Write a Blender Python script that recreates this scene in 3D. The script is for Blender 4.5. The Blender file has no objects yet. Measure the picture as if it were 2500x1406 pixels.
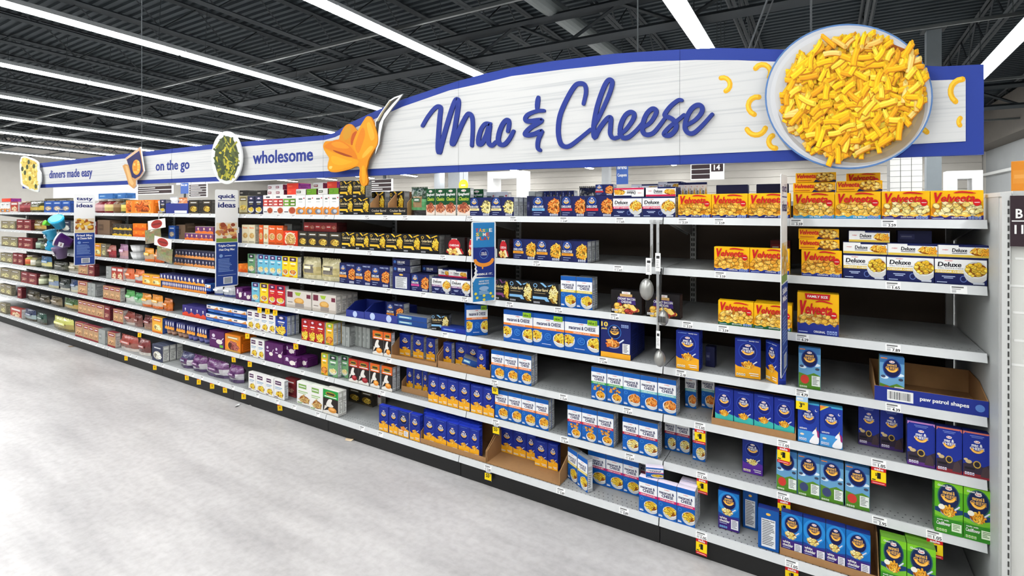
import bpy, bmesh, math, random
from mathutils import Vector, Matrix

SC = bpy.context.scene
COL = SC.collection

# ------------------------------------------------------------------ camera
F_PX, HOR = 1256.0, 511.0                 # focal length and horizon row for a 2500 x 1406 frame
TH = math.radians(31.33)
SN, CS = math.sin(TH), math.cos(TH)
CAM = Vector((-0.526, -2.597, 1.64))
cam_d = bpy.data.cameras.new('camera')
cam_d.sensor_width = 36.0
cam_d.lens = 36.0 * F_PX / 2500.0
cam_d.shift_y = -(703.0 - HOR) / 2500.0
cam_d.clip_start, cam_d.clip_end = 0.05, 200
cam = bpy.data.objects.new('camera', cam_d)
cam.location = CAM
cam.rotation_euler = (math.pi / 2, 0, TH)
COL.objects.link(cam)
SC.camera = cam

# ------------------------------------------------------------------ world, exposure
w = bpy.data.worlds.new('store_ambient')
w.use_nodes = True
w.node_tree.nodes['Background'].inputs[0].default_value = (0.92, 0.96, 1.0, 1)
w.node_tree.nodes['Background'].inputs[1].default_value = 0.1
SC.world = w
SC.view_settings.view_transform = 'Standard'
SC.view_settings.look = 'None'
SC.view_settings.exposure = 1.4
SC.view_settings.gamma = 1.0
SC.view_settings.use_curve_mapping = False
LIGHT_STRENGTH = 14.0
SC.cycles.max_bounces = 4
SC.cycles.diffuse_bounces = 2
SC.cycles.glossy_bounces = 2
SC.cycles.transmission_bounces = 2
SC.cycles.transparent_max_bounces = 4
SC.cycles.use_adaptive_sampling = True
SC.cycles.adaptive_threshold = 0.07
SC.cycles.adaptive_min_samples = 12
SC.cycles.caustics_reflective = False
SC.cycles.caustics_refractive = False

# ------------------------------------------------------------------ helpers
def at(px, py, Y):
    a = (px - 1250.0) / F_PX; b = (HOR - py) / F_PX
    t = (Y - CAM.y) / (CS + SN * a)
    return Vector((CAM.x + t * (-SN + CS * a), Y, CAM.z + t * b))
def xa(px, Y): return at(px, 500, Y).x
def za(px, py, Y): return at(px, py, Y).z
def px_of(X, Y):
    dx, dy = X - CAM.x, Y - CAM.y
    return 1250.0 + F_PX * (CS * dx + SN * dy) / (-SN * dx + CS * dy)

def lin(c):
    out = []
    for v in c[:3]:
        v = v / 255.0
        out.append(v / 12.92 if v <= 0.04045 else ((v + 0.055) / 1.055) ** 2.4)
    return (out[0], out[1], out[2], 1.0)

MATS = {}
def mat(name, c=(200, 200, 200), rough=0.5, metal=0.0, noise=0.0, nscale=8.0, spec=0.5, emit=None, alpha=None, bump=0.0):
    if name in MATS: return MATS[name]
    m = bpy.data.materials.new(name); m.use_nodes = True
    nt = m.node_tree; b = nt.nodes['Principled BSDF']
    b.inputs['Base Color'].default_value = lin(c)
    b.inputs['Roughness'].default_value = rough
    b.inputs['Metallic'].default_value = metal
    b.inputs['Specular IOR Level'].default_value = spec
    if noise or bump:
        tc = nt.nodes.new('ShaderNodeTexCoord'); nz = nt.nodes.new('ShaderNodeTexNoise')
        nz.inputs['Scale'].default_value = nscale; nz.inputs['Detail'].default_value = 5
        nt.links.new(tc.outputs['Object'], nz.inputs['Vector'])
        if noise:
            mr = nt.nodes.new('ShaderNodeMapRange'); mr.inputs[1].default_value = 0.1; mr.inputs[2].default_value = 0.7
            mr.inputs[3].default_value = 1 - noise; mr.inputs[4].default_value = 1 + noise
            mx = nt.nodes.new('ShaderNodeMix'); mx.data_type = 'RGBA'; mx.blend_type = 'MULTIPLY'
            mx.inputs[0].default_value = 1.0; mx.inputs[6].default_value = lin(c)
            nt.links.new(nz.outputs['Fac'], mr.inputs[0]); nt.links.new(mr.outputs[0], mx.inputs[7])
            nt.links.new(mx.outputs[2], b.inputs['Base Color'])
        if bump:
            bp = nt.nodes.new('ShaderNodeBump'); bp.inputs['Strength'].default_value = bump
            nt.links.new(nz.outputs['Fac'], bp.inputs['Height']); nt.links.new(bp.outputs[0], b.inputs['Normal'])
    if emit:
        b.inputs['Emission Color'].default_value = (emit[0], emit[1], emit[2], 1)
        b.inputs['Emission Strength'].default_value = emit[3]
    if alpha is not None:
        b.inputs['Alpha'].default_value = alpha
    MATS[name] = m
    return m

def attr_mat(name, rough=0.42, spec=0.45, coat=0.0, alpha=None, bump=0.0):
    m = bpy.data.materials.new(name); m.use_nodes = True
    nt = m.node_tree; b = nt.nodes['Principled BSDF']
    a = nt.nodes.new('ShaderNodeVertexColor'); a.layer_name = 'ink'
    nt.links.new(a.outputs[0], b.inputs['Base Color'])
    b.inputs['Roughness'].default_value = rough
    b.inputs['Specular IOR Level'].default_value = spec
    b.inputs['Coat Weight'].default_value = coat
    if bump:
        tc = nt.nodes.new('ShaderNodeTexCoord'); nz = nt.nodes.new('ShaderNodeTexNoise'); nz.inputs['Scale'].default_value = 28
        bp = nt.nodes.new('ShaderNodeBump'); bp.inputs['Strength'].default_value = bump; bp.inputs['Distance'].default_value = 0.02
        nt.links.new(tc.outputs['Object'], nz.inputs['Vector'])
        nt.links.new(nz.outputs['Fac'], bp.inputs['Height']); nt.links.new(bp.outputs[0], b.inputs['Normal'])
    MATS[name] = m
    return m
CARD = attr_mat('printed_card', 0.45, 0.22)
FILM = attr_mat('printed_film', 0.22, 0.6, 0.2, bump=0.5)
BOARD = attr_mat('printed_board', 0.55, 0.3)
PLASTIC = attr_mat('coloured_plastic', 0.3, 0.5)

def link(o, parent=None):
    COL.objects.link(o)
    if parent is not None: o.parent = parent
    return o
def tag(o, label=None, cat=None, group=None, kind=None):
    if label: o['label'] = label
    if cat: o['category'] = cat
    if group: o['group'] = group
    if kind: o['kind'] = kind
    return o
def empty(name, loc=(0, 0, 0), rz=0.0):
    o = bpy.data.objects.new(name, None); o.location = loc; o.rotation_euler = (0, 0, rz); o.empty_display_size = 0.05
    return link(o)

class MB:
    """collects coloured polygons; build() links them as one mesh object"""
    def __init__(s): s.v = []; s.f = []; s.c = []; s.smooth = False
    def add(s, vs, fs, c=(200, 200, 200)):
        n = len(s.v); s.v += [tuple(v) for v in vs]
        for f in fs: s.f.append(tuple(i + n for i in f)); s.c.append(c)
        return s
    def box(s, x0, x1, y0, y1, z0, z1, c=(200, 200, 200)):
        return s.add([(x0,y0,z0),(x1,y0,z0),(x1,y1,z0),(x0,y1,z0),(x0,y0,z1),(x1,y0,z1),(x1,y1,z1),(x0,y1,z1)],
                     [(0,3,2,1),(4,5,6,7),(0,1,5,4),(1,2,6,5),(2,3,7,6),(3,0,4,7)], c)
    def bar(s, a, b, r, c=(200, 200, 200), n=4, r2=None):
        a = Vector(a); b = Vector(b); d = (b - a).normalized()
        u = d.orthogonal().normalized(); w_ = d.cross(u); r2 = r if r2 is None else r2
        vs = []
        for p, rr in ((a, r), (b, r2)):
            for k in range(n):
                t = 2 * math.pi * (k + .5) / n
                vs.append(p + (u * math.cos(t) + w_ * math.sin(t)) * rr)
        fs = [(k, (k+1) % n, n + (k+1) % n, n + k) for k in range(n)] + [tuple(range(n-1, -1, -1)), tuple(range(n, 2*n))]
        return s.add(vs, fs, c)
    def tube(s, pts, r, c=(200, 200, 200), n=6):
        for a, b in zip(pts[:-1], pts[1:]): s.bar(a, b, r, c, n)
        return s
    def lathe(s, prof, c=(200, 200, 200), n=14, cx=0, cy=0, sx=1, sy=1, cols=None):
        base = len(s.v)
        for (r, z) in prof:
            for k in range(n):
                t = 2 * math.pi * k / n
                s.v.append((cx + r * math.cos(t) * sx, cy + r * math.sin(t) * sy, z))
        for i in range(len(prof) - 1):
            for k in range(n):
                s.f.append((base + i*n + k, base + i*n + (k+1) % n, base + (i+1)*n + (k+1) % n, base + (i+1)*n + k))
                s.c.append(cols[i] if cols else c)
        s.f.append(tuple(base + k for k in range(n-1, -1, -1))); s.c.append(cols[0] if cols else c)
        m_ = base + (len(prof)-1) * n
        s.f.append(tuple(m_ + k for k in range(n))); s.c.append(cols[-1] if cols else c)
        return s
    def prism(s, pts, y0, y1, c=(200, 200, 200), ce=None):
        """outline in X,Z pushed from y0 (front) to y1 (back)"""
        n = len(pts); b = len(s.v)
        s.v += [(p[0], y0, p[1]) for p in pts] + [(p[0], y1, p[1]) for p in pts]
        s.f.append(tuple(range(b, b+n))); s.c.append(c)
        s.f.append(tuple(range(b+2*n-1, b+n-1, -1))); s.c.append(ce or c)
        for k in range(n):
            s.f.append((b+k, b+n+k, b+n+(k+1) % n, b+(k+1) % n)); s.c.append(ce or c)
        return s
    def mesh(s, name, material=None):
        me = bpy.data.meshes.new(name); me.from_pydata(s.v, [], s.f)
        ca = me.color_attributes.new('ink', 'FLOAT_COLOR', 'CORNER')
        buf = []
        cache = {}
        for f, c in zip(s.f, s.c):
            if c not in cache: cache[c] = lin(c)
            buf += cache[c] * len(f)
        if len(buf) == 4 * len(ca.data): ca.data.foreach_set('color', buf)
        if s.smooth:
            me.polygons.foreach_set('use_smooth', [True] * len(me.polygons))
        me.materials.append(material or CARD)
        me.update()
        return me
    def build(s, name, material=None, parent=None, loc=None):
        o = bpy.data.objects.new(name, s.mesh(name, material))
        if loc: o.location = loc
        return link(o, parent)

def struct(o): o['kind'] = 'structure'; return o

# text outlines as flat polygons, fitted to a rectangle
_TX = {}
def glyphs(t, bold=0.0, shear=0.0):
    key = (t, bold, shear)
    if key in _TX: return _TX[key]
    cu = bpy.data.curves.new('lettering', 'FONT'); cu.body = t; cu.resolution_u = 2
    cu.offset = bold; cu.shear = shear; cu.dimensions = '2D'; cu.fill_mode = 'BOTH'
    ob = bpy.data.objects.new('lettering', cu); COL.objects.link(ob)
    dg = bpy.context.evaluated_depsgraph_get(); dg.update()
    me = bpy.data.meshes.new_from_object(ob.evaluated_get(dg), depsgraph=dg)
    vs = [(v.co.x, v.co.y) for v in me.vertices]; fs = [tuple(p.vertices) for p in me.polygons]
    bpy.data.objects.remove(ob); bpy.data.curves.remove(cu); bpy.data.meshes.remove(me)
    if not vs: vs = [(0, 0), (1, 1)]
    x0 = min(v[0] for v in vs); x1 = max(v[0] for v in vs); y0 = min(v[1] for v in vs); y1 = max(v[1] for v in vs)
    vs = [((x - x0) / max(x1 - x0, 1e-6), (y - y0) / max(y1 - y0, 1e-6)) for x, y in vs]
    _TX[key] = (vs, fs)
    return _TX[key]

def smooth_path(p, n=4, closed=False):
    out = []; N = len(p)
    rng = range(N if closed else N - 1)
    for i in rng:
        g = (lambda k: p[k % N]) if closed else (lambda k: p[max(0, min(N - 1, k))])
        a, b, c, d = g(i-1), g(i), g(i+1), g(i+2)
        for j in range(n):
            t = j / n
            out.append(tuple(0.5 * ((2*b[q]) + (-a[q]+c[q])*t + (2*a[q]-5*b[q]+4*c[q]-d[q])*t*t + (-a[q]+3*b[q]-3*c[q]+d[q])*t**3) for q in (0, 1)))
    if not closed: out.append(tuple(p[-1]))
    return out

class Art(MB):
    """flat print: shapes laid on one another, canvas w x h metres, fractions 0..1, facing -Y"""
    def __init__(s, w_=1.0, h_=1.0, raw=None, step=2.2e-5, y0=-0.0005, clamp=True):
        MB.__init__(s); s.w = w_; s.h = h_; s.k = 0; s.raw = raw; s.step = step; s.y0 = y0; s.clamp = clamp
    def P(s, x, y):
        if s.raw: return s.raw(x, y)
        if s.clamp: x = min(1.0, max(0.0, x)); y = min(1.0, max(0.0, y))
        return ((x - .5) * s.w, y * s.h)
    def _y(s):
        s.k += 1; return s.y0 - s.k * s.step
    def poly(s, pts, c):
        q = [s.P(*p) for p in pts]; y = s._y()
        return s.add([(a, y, b) for a, b in q], [tuple(range(len(q)))], c)
    def rect(s, x0, y0, x1, y1, c): return s.poly([(x0, y0), (x1, y0), (x1, y1), (x0, y1)], c)
    def ell(s, cx, cy, rx, ry, c, n=20, a0=0, a1=2*math.pi, rot=0):
        """radii as fractions of the width"""
        k = s.w / s.h if not s.raw else 1.0
        pts = []
        full = abs(a1 - a0 - 2*math.pi) < 1e-6
        for i in range(n if full else n + 1):
            t = a0 + (a1 - a0) * i / n
            ex, ey = rx * math.cos(t), ry * math.sin(t)
            if rot: ex, ey = ex*math.cos(rot) - ey*math.sin(rot), ex*math.sin(rot) + ey*math.cos(rot)
            pts.append((cx + ex, cy + ey * k))
        return s.poly(pts, c)
    def stroke(s, pts, wd, c, sm=0, taper=False, cap=True):
        """ribbon along points; width as a fraction of the canvas width"""
        if sm: pts = smooth_path(pts, sm)
        k = s.w / s.h if not s.raw else 1.0
        y = s._y(); L = []; Rr = []
        q = [(p[0], p[1] / k) for p in pts]
        n = len(q)
        for i in range(n):
            a = q[max(0, i-1)]; b = q[min(n-1, i+1)]
            dx, dy = b[0]-a[0], b[1]-a[1]; l = math.hypot(dx, dy) or 1
            hw = wd * .5
            if taper: hw *= (1 - 0.75 * abs(2 * i / (n-1) - 1) ** 3)
            L.append((q[i][0] - dy/l*hw, (q[i][1] + dx/l*hw) * k)); Rr.append((q[i][0] + dy/l*hw, (q[i][1] - dx/l*hw) * k))
        vs = [s.P(*p) for p in L] + [s.P(*p) for p in Rr]
        s.add([(a, y, b) for a, b in vs], [(i, i+1, n+i+1, n+i) for i in range(n-1)], c)
        if cap and not taper:
            for p in (q[0], q[-1]): s.ell(p[0], p[1]*k, wd*.5, wd*.5, c, 8)
        return s
    def text(s, t, x0, y0, x1, y1, c, bold=0.02, shear=0.0):
        vs, fs = glyphs(t, min(bold, .016), shear)
        sh = [0.0]
        if bold > .018:                        # heavier weight: overprint shifted sideways
            e = (bold - .012) * abs(y1 - y0) * (1.0 if s.raw else s.h / s.w); sh = [0.0, -e, e]
        for d in sh:
            y = s._y(); q = [s.P(x0 + d + vx * (x1-x0), y0 + vy * (y1-y0)) for vx, vy in vs]
            s.add([(a, y, b) for a, b in q], fs, c)
        return s
    def lines(s, x0, y0, x1, y1, n, c, rnd):
        for i in range(n):
            yy = y1 - (y1-y0) * (i + .5) / n
            s.rect(x0, yy, x0 + (x1-x0) * rnd.uniform(.6, 1), yy + (y1-y0)/n*.45, c)
        return s
    def heap(s, cx, cy, rx, ry, n, cols, kind='elbow', seed=1, size=.22, dark=(150, 80, 10)):
        """heaped pasta; radii and piece size as fractions of the width"""
        r = random.Random(seed); k = s.w / s.h if not s.raw else 1.0
        s.ell(cx, cy, rx, ry, dark, 18)
        items = []
        for i in range(n):
            a = r.uniform(0, 2*math.pi); q = math.sqrt(r.random())
            items.append((cx + rx*.92*q*math.cos(a), cy + ry*.92*q*math.sin(a)*k, r.uniform(0, math.pi*2), r.choice(cols), r.uniform(.8, 1.15)))
        for (px_, py_, an, c, sc) in items:
            L = size * rx * sc * 2; wd = L * .36
            sh = tuple(int(v * .62) for v in c); hi = tuple(min(255, int(v * 1.08 + 22)) for v in c)
            if kind == 'shell':
                s.ell(px_, py_, L*.50, L*.36, sh, 9, rot=an % 1.2 - .6); s.ell(px_, py_ + .004*k, L*.44, L*.30, c, 9, rot=an % 1.2 - .6)
                s.ell(px_ - L*.1, py_ + L*.09*k, L*.2, L*.09, hi, 6, rot=an % 1.2 - .6)
            else:
                pts = []
                bend = 1.5 if kind == 'elbow' else .25
                for j in range(5):
                    t = (j / 4 - .5)
                    X = L * t; Z = bend * L * (t*t) * (1 if kind == 'elbow' else .6)
                    pts.append((px_ + X*math.cos(an) - Z*math.sin(an), py_ + (X*math.sin(an) + Z*math.cos(an)) * k))
                s.stroke(pts, wd*1.25, sh, cap=False); s.stroke(pts, wd, c, cap=False)
                o = [(p[0] - wd*.15*abs(math.sin(an)), p[1] + wd*.18*k) for p in pts]
                s.stroke(o, wd*.3, hi, cap=False)
        return s
    def bowl(s, cx, cy, rx, n, cols, seed, kind='elbow', rim=(235, 235, 232), tilt=.72, size=.24):
        k = s.w / s.h if not s.raw else 1.0
        s.ell(cx, cy - rx*.18*k, rx, rx*.95, (206, 206, 204), 20); s.ell(cx, cy, rx, rx*tilt, rim, 20)
        s.heap(cx, cy + rx*.04*k, rx*.86, rx*tilt*.9, n, cols, kind, seed, size)
        return s
# ================================================================== the building
RND = random.Random(7)
KS = 0.0415                                # fall of the roof towards the back
X0, X1, Y0, Y1 = -34.0, 3.9, -15.0, 19.5
def zlight(Y): return 4.34 - KS * (Y - CAM.y)
def zdeck(Y): return zlight(Y) + 1.25

def floor_material():
    m = bpy.data.materials.new('polished_concrete'); m.use_nodes = True
    nt = m.node_tree; b = nt.nodes['Principled BSDF']
    tc = nt.nodes.new('ShaderNodeTexCoord'); mp = nt.nodes.new('ShaderNodeMapping')
    mp.inputs['Scale'].default_value = (0.35, 1.6, 1); mp.inputs['Rotation'].default_value = (0, 0, 0.25)
    n1 = nt.nodes.new('ShaderNodeTexNoise'); n1.inputs['Scale'].default_value = 2.2; n1.inputs['Detail'].default_value = 9; n1.inputs['Roughness'].default_value = .62
    n2 = nt.nodes.new('ShaderNodeTexNoise'); n2.inputs['Scale'].default_value = 26; n2.inputs['Detail'].default_value = 6
    cr = nt.nodes.new('ShaderNodeValToRGB')
    cr.color_ramp.elements[0].position = .30; cr.color_ramp.elements[0].color = lin((168, 165, 164))
    cr.color_ramp.elements[1].position = .62; cr.color_ramp.elements[1].color = lin((203, 200, 198))
    mx = nt.nodes.new('ShaderNodeMix'); mx.data_type = 'RGBA'; mx.blend_type = 'MULTIPLY'; mx.inputs[0].default_value = .35
    cr2 = nt.nodes.new('ShaderNodeValToRGB'); cr2.color_ramp.elements[0].position = .3; cr2.color_ramp.elements[0].color = (.62, .60, .60, 1); cr2.color_ramp.elements[1].position = .6
    nt.links.new(tc.outputs['Object'], mp.inputs[0]); nt.links.new(mp.outputs[0], n1.inputs['Vector']); nt.links.new(tc.outputs['Object'], n2.inputs['Vector'])
    nt.links.new(n1.outputs['Fac'], cr.inputs[0]); nt.links.new(n2.outputs['Fac'], cr2.inputs[0])
    nt.links.new(cr.outputs[0], mx.inputs[6]); nt.links.new(cr2.outputs[0], mx.inputs[7]); nt.links.new(mx.outputs[2], b.inputs['Base Color'])
    b.inputs['Roughness'].default_value = .38; b.inputs['Specular IOR Level'].default_value = .35
    return m
struct(MB().box(X0, X1, Y0, Y1, -0.1, 0).build('floor', floor_material()))

WALL = mat('painted_wall', (200, 196, 188), .8, noise=.04, nscale=3)
PANEL = mat('ribbed_wall_panel', (190, 185, 176), .7, noise=.05, nscale=2)
GREYWALL = mat('grey_wall_panel', (150, 153, 153), .7, noise=.04, nscale=2)
struct(MB().box(X0 - .2, X0, Y0, Y1, 0, 6.2).build('wall_left', WALL))
struct(MB().box(X0, X1, Y0 - .2, Y0, 0, 6.2).build('wall_front', WALL))
bw = struct(MB().box(X0, X1, Y1, Y1 + .2, 0, 6.2).build('wall_back', WALL))
for i in range(9):                          # horizontal siding boards on the far wall
    z = 2.05 + i * .28
    MB().box(X0 + .1, X1 - .1, Y1 - .03, Y1 - .002, z, z + .262).build('siding_board', PANEL, bw)
wr = struct(MB().box(X1, X1 + .2, Y0, Y1, 0, 6.2).build('wall_right', GREYWALL))
MB().box(X1 - .5, X1 - .003, Y0 + .1, Y1 - .05, 3.5, 4.55).build('bulkhead', mat('tan_bulkhead', (92, 87, 80), .8, noise=.05), wr)
MB().box(X1 - .12, X1 - .002, Y0 + .1, Y1 - .05, 2.7, 2.78).build('rail', mat('pale_rail', (205, 206, 203), .5), wr)

# corrugated roof deck, ribs along X
dk = MB(); prof = []
y = Y0
while y < Y1 + .3:
    prof += [(y, .0), (y + .07, .0), (y + .085, .045), (y + .145, .045)]; y += .16
for i, (yy, dz) in enumerate(prof):
    dk.v += [(X0 - .3, yy, zdeck(yy) + dz), (X1 + .3, yy, zdeck(yy) + dz)]
for i in range(len(prof) - 1): dk.f.append((2*i, 2*i+1, 2*i+3, 2*i+2)); dk.c.append((60, 66, 70))
DECK = mat('dark_painted_deck', (38, 47, 52), .8, noise=.12, nscale=1.5)
STEEL = mat('dark_painted_steel', (44, 50, 53), .6, noise=.08, nscale=4)
struct(dk.build('ceiling', DECK))
jx = X0 + .8; jn = 0
while jx < X1:
    j = MB()
    ya, yb = Y0 + .1, Y1 - .1
    top = lambda Y: zdeck(Y) - .05
    for s_ in (-.035, .035):
        j.bar((jx + s_, ya, top(ya)), (jx + s_, yb, top(yb)), .028); j.bar((jx + s_, ya, top(ya) - .55), (jx + s_, yb, top(yb) - .55), .028)
    yy = ya; up = True
    while yy < yb - .6:
        j.bar((jx, yy, top(yy) - (.55 if up else 0)), (jx, yy + .6, top(yy + .6) - (0 if up else .55)), .014)
        yy += .6; up = not up
    o = struct(j.build('ceiling_joist', STEEL)); jx += 1.75; jn += 1
for gy in (-4.0, 4.6, 12.4):
    g = MB(); t0 = zdeck(gy) - .66
    for s_ in (-.06, .06):
        g.bar((X0 + .1, gy + s_, t0), (X1 - .1, gy + s_, t0), .05); g.bar((X0 + .1, gy + s_, t0 - .45), (X1 - .1, gy + s_, t0 - .45), .05)
    xx = X0 + .3; up = True
    while xx < X1 - .9:
        g.bar((xx, gy, t0 - (.45 if up else 0)), (xx + .875, gy, t0 - (0 if up else .45)), .03); xx += .875; up = not up
    struct(g.build('ceiling_truss', STEEL))
for sy in (2.9, 6.3, 9.8, 14.0):
    struct(MB().box(X0 + .2, X1 - .2, sy - .022, sy + .022, zlight(sy) + .12, zlight(sy) + .165).build('ceiling_strut', mat('galvanised_strut', (84, 88, 88), .45, .3)))

# long linear lights in rows along Y
LENS = mat('glowing_diffuser', (255, 255, 255), .4, emit=(0.97, 0.99, 1.0, LIGHT_STRENGTH))
HOUSE = mat('white_enamel', (225, 227, 228), .4)
rows = [1.67, -2.03, -5.8, -9.4, -13.0, -16.3, -19.7, -23.0, -26.2, -30.0]
nth = ['first', 'second', 'third', 'fourth', 'fifth', 'sixth', 'seventh', 'eighth', 'ninth', 'tenth', 'eleventh', 'twelfth', 'thirteenth', 'fourteenth', 'fifteenth', 'sixteenth', 'seventeenth', 'eighteenth', 'nineteenth', 'twentieth']
proto = {}
FL, FW = 2.44, .23
hb = MB()
hb.add([(-FW/2-.01, 0, .0), (FW/2+.01, 0, .0), (.05, 0, .085), (-.05, 0, .085), (-FW/2-.01, FL-.012, .0), (FW/2+.01, FL-.012, .0), (.05, FL-.012, .085), (-.05, FL-.012, .085)],
       [(0,1,2,3), (7,6,5,4), (0,4,5,1), (1,5,6,2), (2,6,7,3), (3,7,4,0)])
house_me = hb.mesh('housing', HOUSE)
lb = MB()
lb.add([(-FW/2, .015, -.001), (-FW/2*.55, .015, -.03), (FW/2*.55, .015, -.03), (FW/2, .015, -.001), (-FW/2, FL-.03, -.001), (-FW/2*.55, FL-.03, -.03), (FW/2*.55, FL-.03, -.03), (FW/2, FL-.03, -.001)],
       [(0,4,5,1), (1,5,6,2), (2,6,7,3)])
lens_me = lb.mesh('diffuser', LENS)
cb = MB().bar((0, .35, .08), (0, .35, 1.1), .005).bar((0, FL - .35, .08), (0, FL - .35, 1.1), .005)
cable_me = cb.mesh('hanger', STEEL)
tilt = -math.atan(KS)
for ri, rx in enumerate(rows):
    yy = -12.9 if rx > -14 else -3.15  # extra unseen lights behind the camera on near rows, added to brighten shelf fronts
    k = 0
    while yy < 16.6:
        e = bpy.data.objects.new('ceiling_light', None); e.location = (rx, yy, zlight(yy)); e.rotation_euler = (tilt, 0, 0); link(e)
        tag(e, 'white linear ceiling light, %s along row, %s row counted from right wall' % (nth[k], nth[ri]), 'ceiling light', 'linear ceiling lights in long rows')
        for nm, me in (('housing', house_me), ('diffuser', lens_me), ('hanger', cable_me)):
            link(bpy.data.objects.new(nm, me), e)
        yy += FL; k += 1

# round duct, brace rods
d0, d1 = at(1270, 0, 1.0), at(1440, 125, 5.0)
dz = 4.95
duct = MB().bar((-4.15, 0.4, 4.80), (-4.15, 12.0, 4.72), .15, n=16); duct.smooth = False
tag(duct.build('air_duct', mat('grey_duct', (104, 110, 110), .5, noise=.06)), 'round grey air duct running under the dark roof deck', 'duct')
tag(MB().bar((-.2, 1.0, 4.7), (-1.35, 4.4, 3.6), .012).bar((-.14, 1.0, 4.7), (-1.29, 4.4, 3.6), .008).build('brace_rod', STEEL), 'pair of thin dark brace rods slanting from roof behind header sign', 'rod')

# columns
def column(px_l, px_r, Y, label, c=(120, 128, 132)):
    xl, xr = xa(px_l, Y), xa(px_r, Y)
    e = empty('column', ((xl + xr) / 2, Y, 0)); h = (xr - xl) / 2
    m = mat('column_paint_%d' % c[0], c, .5, noise=.04)
    MB().box(-h, h, 0, 2*h, 0, zdeck(Y) - .4).build('shaft', m, e)
    MB().box(-h - .04, h + .04, -.04, 2*h + .04, 0, .3).build('base_guard', mat('guard_paint', (70, 74, 78), .5), e)
    MB().box(-h - .06, h + .06, -.06, 2*h + .06, zdeck(Y) - .46, zdeck(Y) - .4).build('cap_plate', STEEL, e)
    tag(e, label, 'column', kind='structure')
column(2262, 2299, 8.5, 'square grey steel column rising behind the pasta bowl cutout', (132, 140, 144))
column(1094, 1122, 15.0, 'grey square column beside the yellow disc, beyond the green cartons', (150, 154, 157))
column(1060, 1074, 17.0, 'slim grey square column far behind the green spaghetti cartons', (150, 153, 157))
column(1469, 1486, 16.0, 'slim grey column by the blue hanging banner', (165, 168, 170))
column(263, 292, 12.0, 'dark square column among the ceiling lights, far along the aisle', (70, 74, 78))
column(88, 118, 14.0, 'dark square column near the far end of the header sign', (70, 74, 78))

# white stacked-tile pier behind the shelves
bx0, bx1 = xa(2172, 12.0), xa(2252, 12.0)
pier = empty('tiled_pier', ((bx0 + bx1) / 2, 12.0, 0))
MB().box(bx0 - pier.location.x, bx1 - pier.location.x, 0, .6, 0, 3.9).build('core', mat('pier_core', (150, 150, 147), .8), pier)
tw = (bx1 - bx0)
TILE = mat('white_tile', (222, 221, 216), .5, noise=.04, nscale=6)
tile_me = None
for r_ in range(14):
    for q in range(3):
        o = MB().box(-tw/2 + q*tw/3 + .006, -tw/2 + (q+1)*tw/3 - .006, -.02, .0, 2.0 + r_*.13, 2.0 + r_*.13 + .122).build('tile', TILE, pier)
tag(pier, 'white tiled pier behind the top shelf, next to grey column', 'pier', kind='structure')

# ------------------------------------------------------------------ things seen over the top shelf
BROWN = (52, 38, 40); WHITE = (238, 238, 235)
def aisle_sign(px0, px1, py0, py1, Y, label, num=None, bars=3):
    a, b = at(px0, py1, Y), at(px1, py0, Y)
    W, H = b.x - a.x, b.z - a.z
    e = empty('aisle_sign', ((a.x + b.x) / 2, Y, a.z))
    MB().box(-W/2, W/2, 0, .03, 0, H, WHITE).build('frame', BOARD, e)
    g = Art(W, H, y0=-.002, step=1e-4)
    if num:
        n0 = .62
        g.rect(n0, .5, .97, .97, BROWN); g.text(num, n0 + .08, .58, .88, .92, WHITE, .03)
        for i in range(bars): g.rect(.03, .97 - (i + .85)*.94/bars, .58, .97 - i*.94/bars, BROWN)
    else:
        for i in range(bars):
            t = .97 - i*.94/bars; u = .97 - (i + .82)*.94/bars
            g.rect(.03, u, .97, t, BROWN); g.rect(.1, u + (t-u)*.35, .55 + .1*(i % 3), u + (t-u)*.65, (215, 212, 208))
    g.build('panel_print', BOARD, e)
    MB().bar((-W*.4, .015, H), (-W*.4, .015, zdeck(Y) - .01 - a.z), .006).bar((W*.4, .015, H), (W*.4, .015, zdeck(Y) - .01 - a.z), .006).build('hanger', STEEL, e)
    return tag(e, label, 'aisle sign', 'hanging aisle signs')
aisle_sign(1686, 1768, 398, 440, 5.5, 'brown and white hanging aisle sign numbered fourteen', '14')
aisle_sign(330, 422, 452, 476, 9.0, 'hanging aisle sign with brown strips seen above the orange tub pack', None, 2)
aisle_sign(461, 505, 448, 482, 7.0, 'hanging aisle sign with five brown stripes beside blue banner', None, 5)
aisle_sign(866, 958, 436, 470, 8.0, 'hanging brown striped aisle sign behind the black and gold cartons', None, 3)
aisle_sign(-60, 82, 430, 470, 8.0, 'wide dark brown aisle sign at the far end of the header', None, 2)
def banner(px0, px1, py0, py1, Y, words, label):
    a, b = at(px0, py1, Y), at(px1, py0, Y); W, H = b.x - a.x, b.z - a.z
    e = empty('hanging_banner', ((a.x + b.x)/2, Y, a.z))
    MB().box(-W/2, W/2, 0, .015, 0, H, (62, 94, 165)).build('cloth', BOARD, e)
    g = Art(W, H, y0=-.002, step=1e-4)
    for i, t in enumerate(words): g.text(t, .1, .72 - i*.4, .9, .92 - i*.4, WHITE)
    g.build('lettering', BOARD, e)
    MB().bar((0, .008, H), (0, .008, zdeck(Y) - .01 - a.z), .006).build('hanger', STEEL, e)
    tag(e, label, 'banner', 'blue hanging banners')
banner(1505, 1533, 398, 450, 6.5, ['mPerks', 'Coupons'], 'blue coupon banner hanging beyond the header sign near the numbered aisle sign')
banner(441, 459, 446, 473, 7.0, ['ks'], 'small blue banner hanging beside the brown striped aisle sign')
p_ = at(1131, 452, 10.0)
yd = MB()
yd.prism([(math.cos(t*math.pi/12)*.17, math.sin(t*math.pi/12)*.17) for t in range(24)], 0, .02, (240, 205, 30))
o = yd.build('round_sign', BOARD, None, p_)
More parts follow.
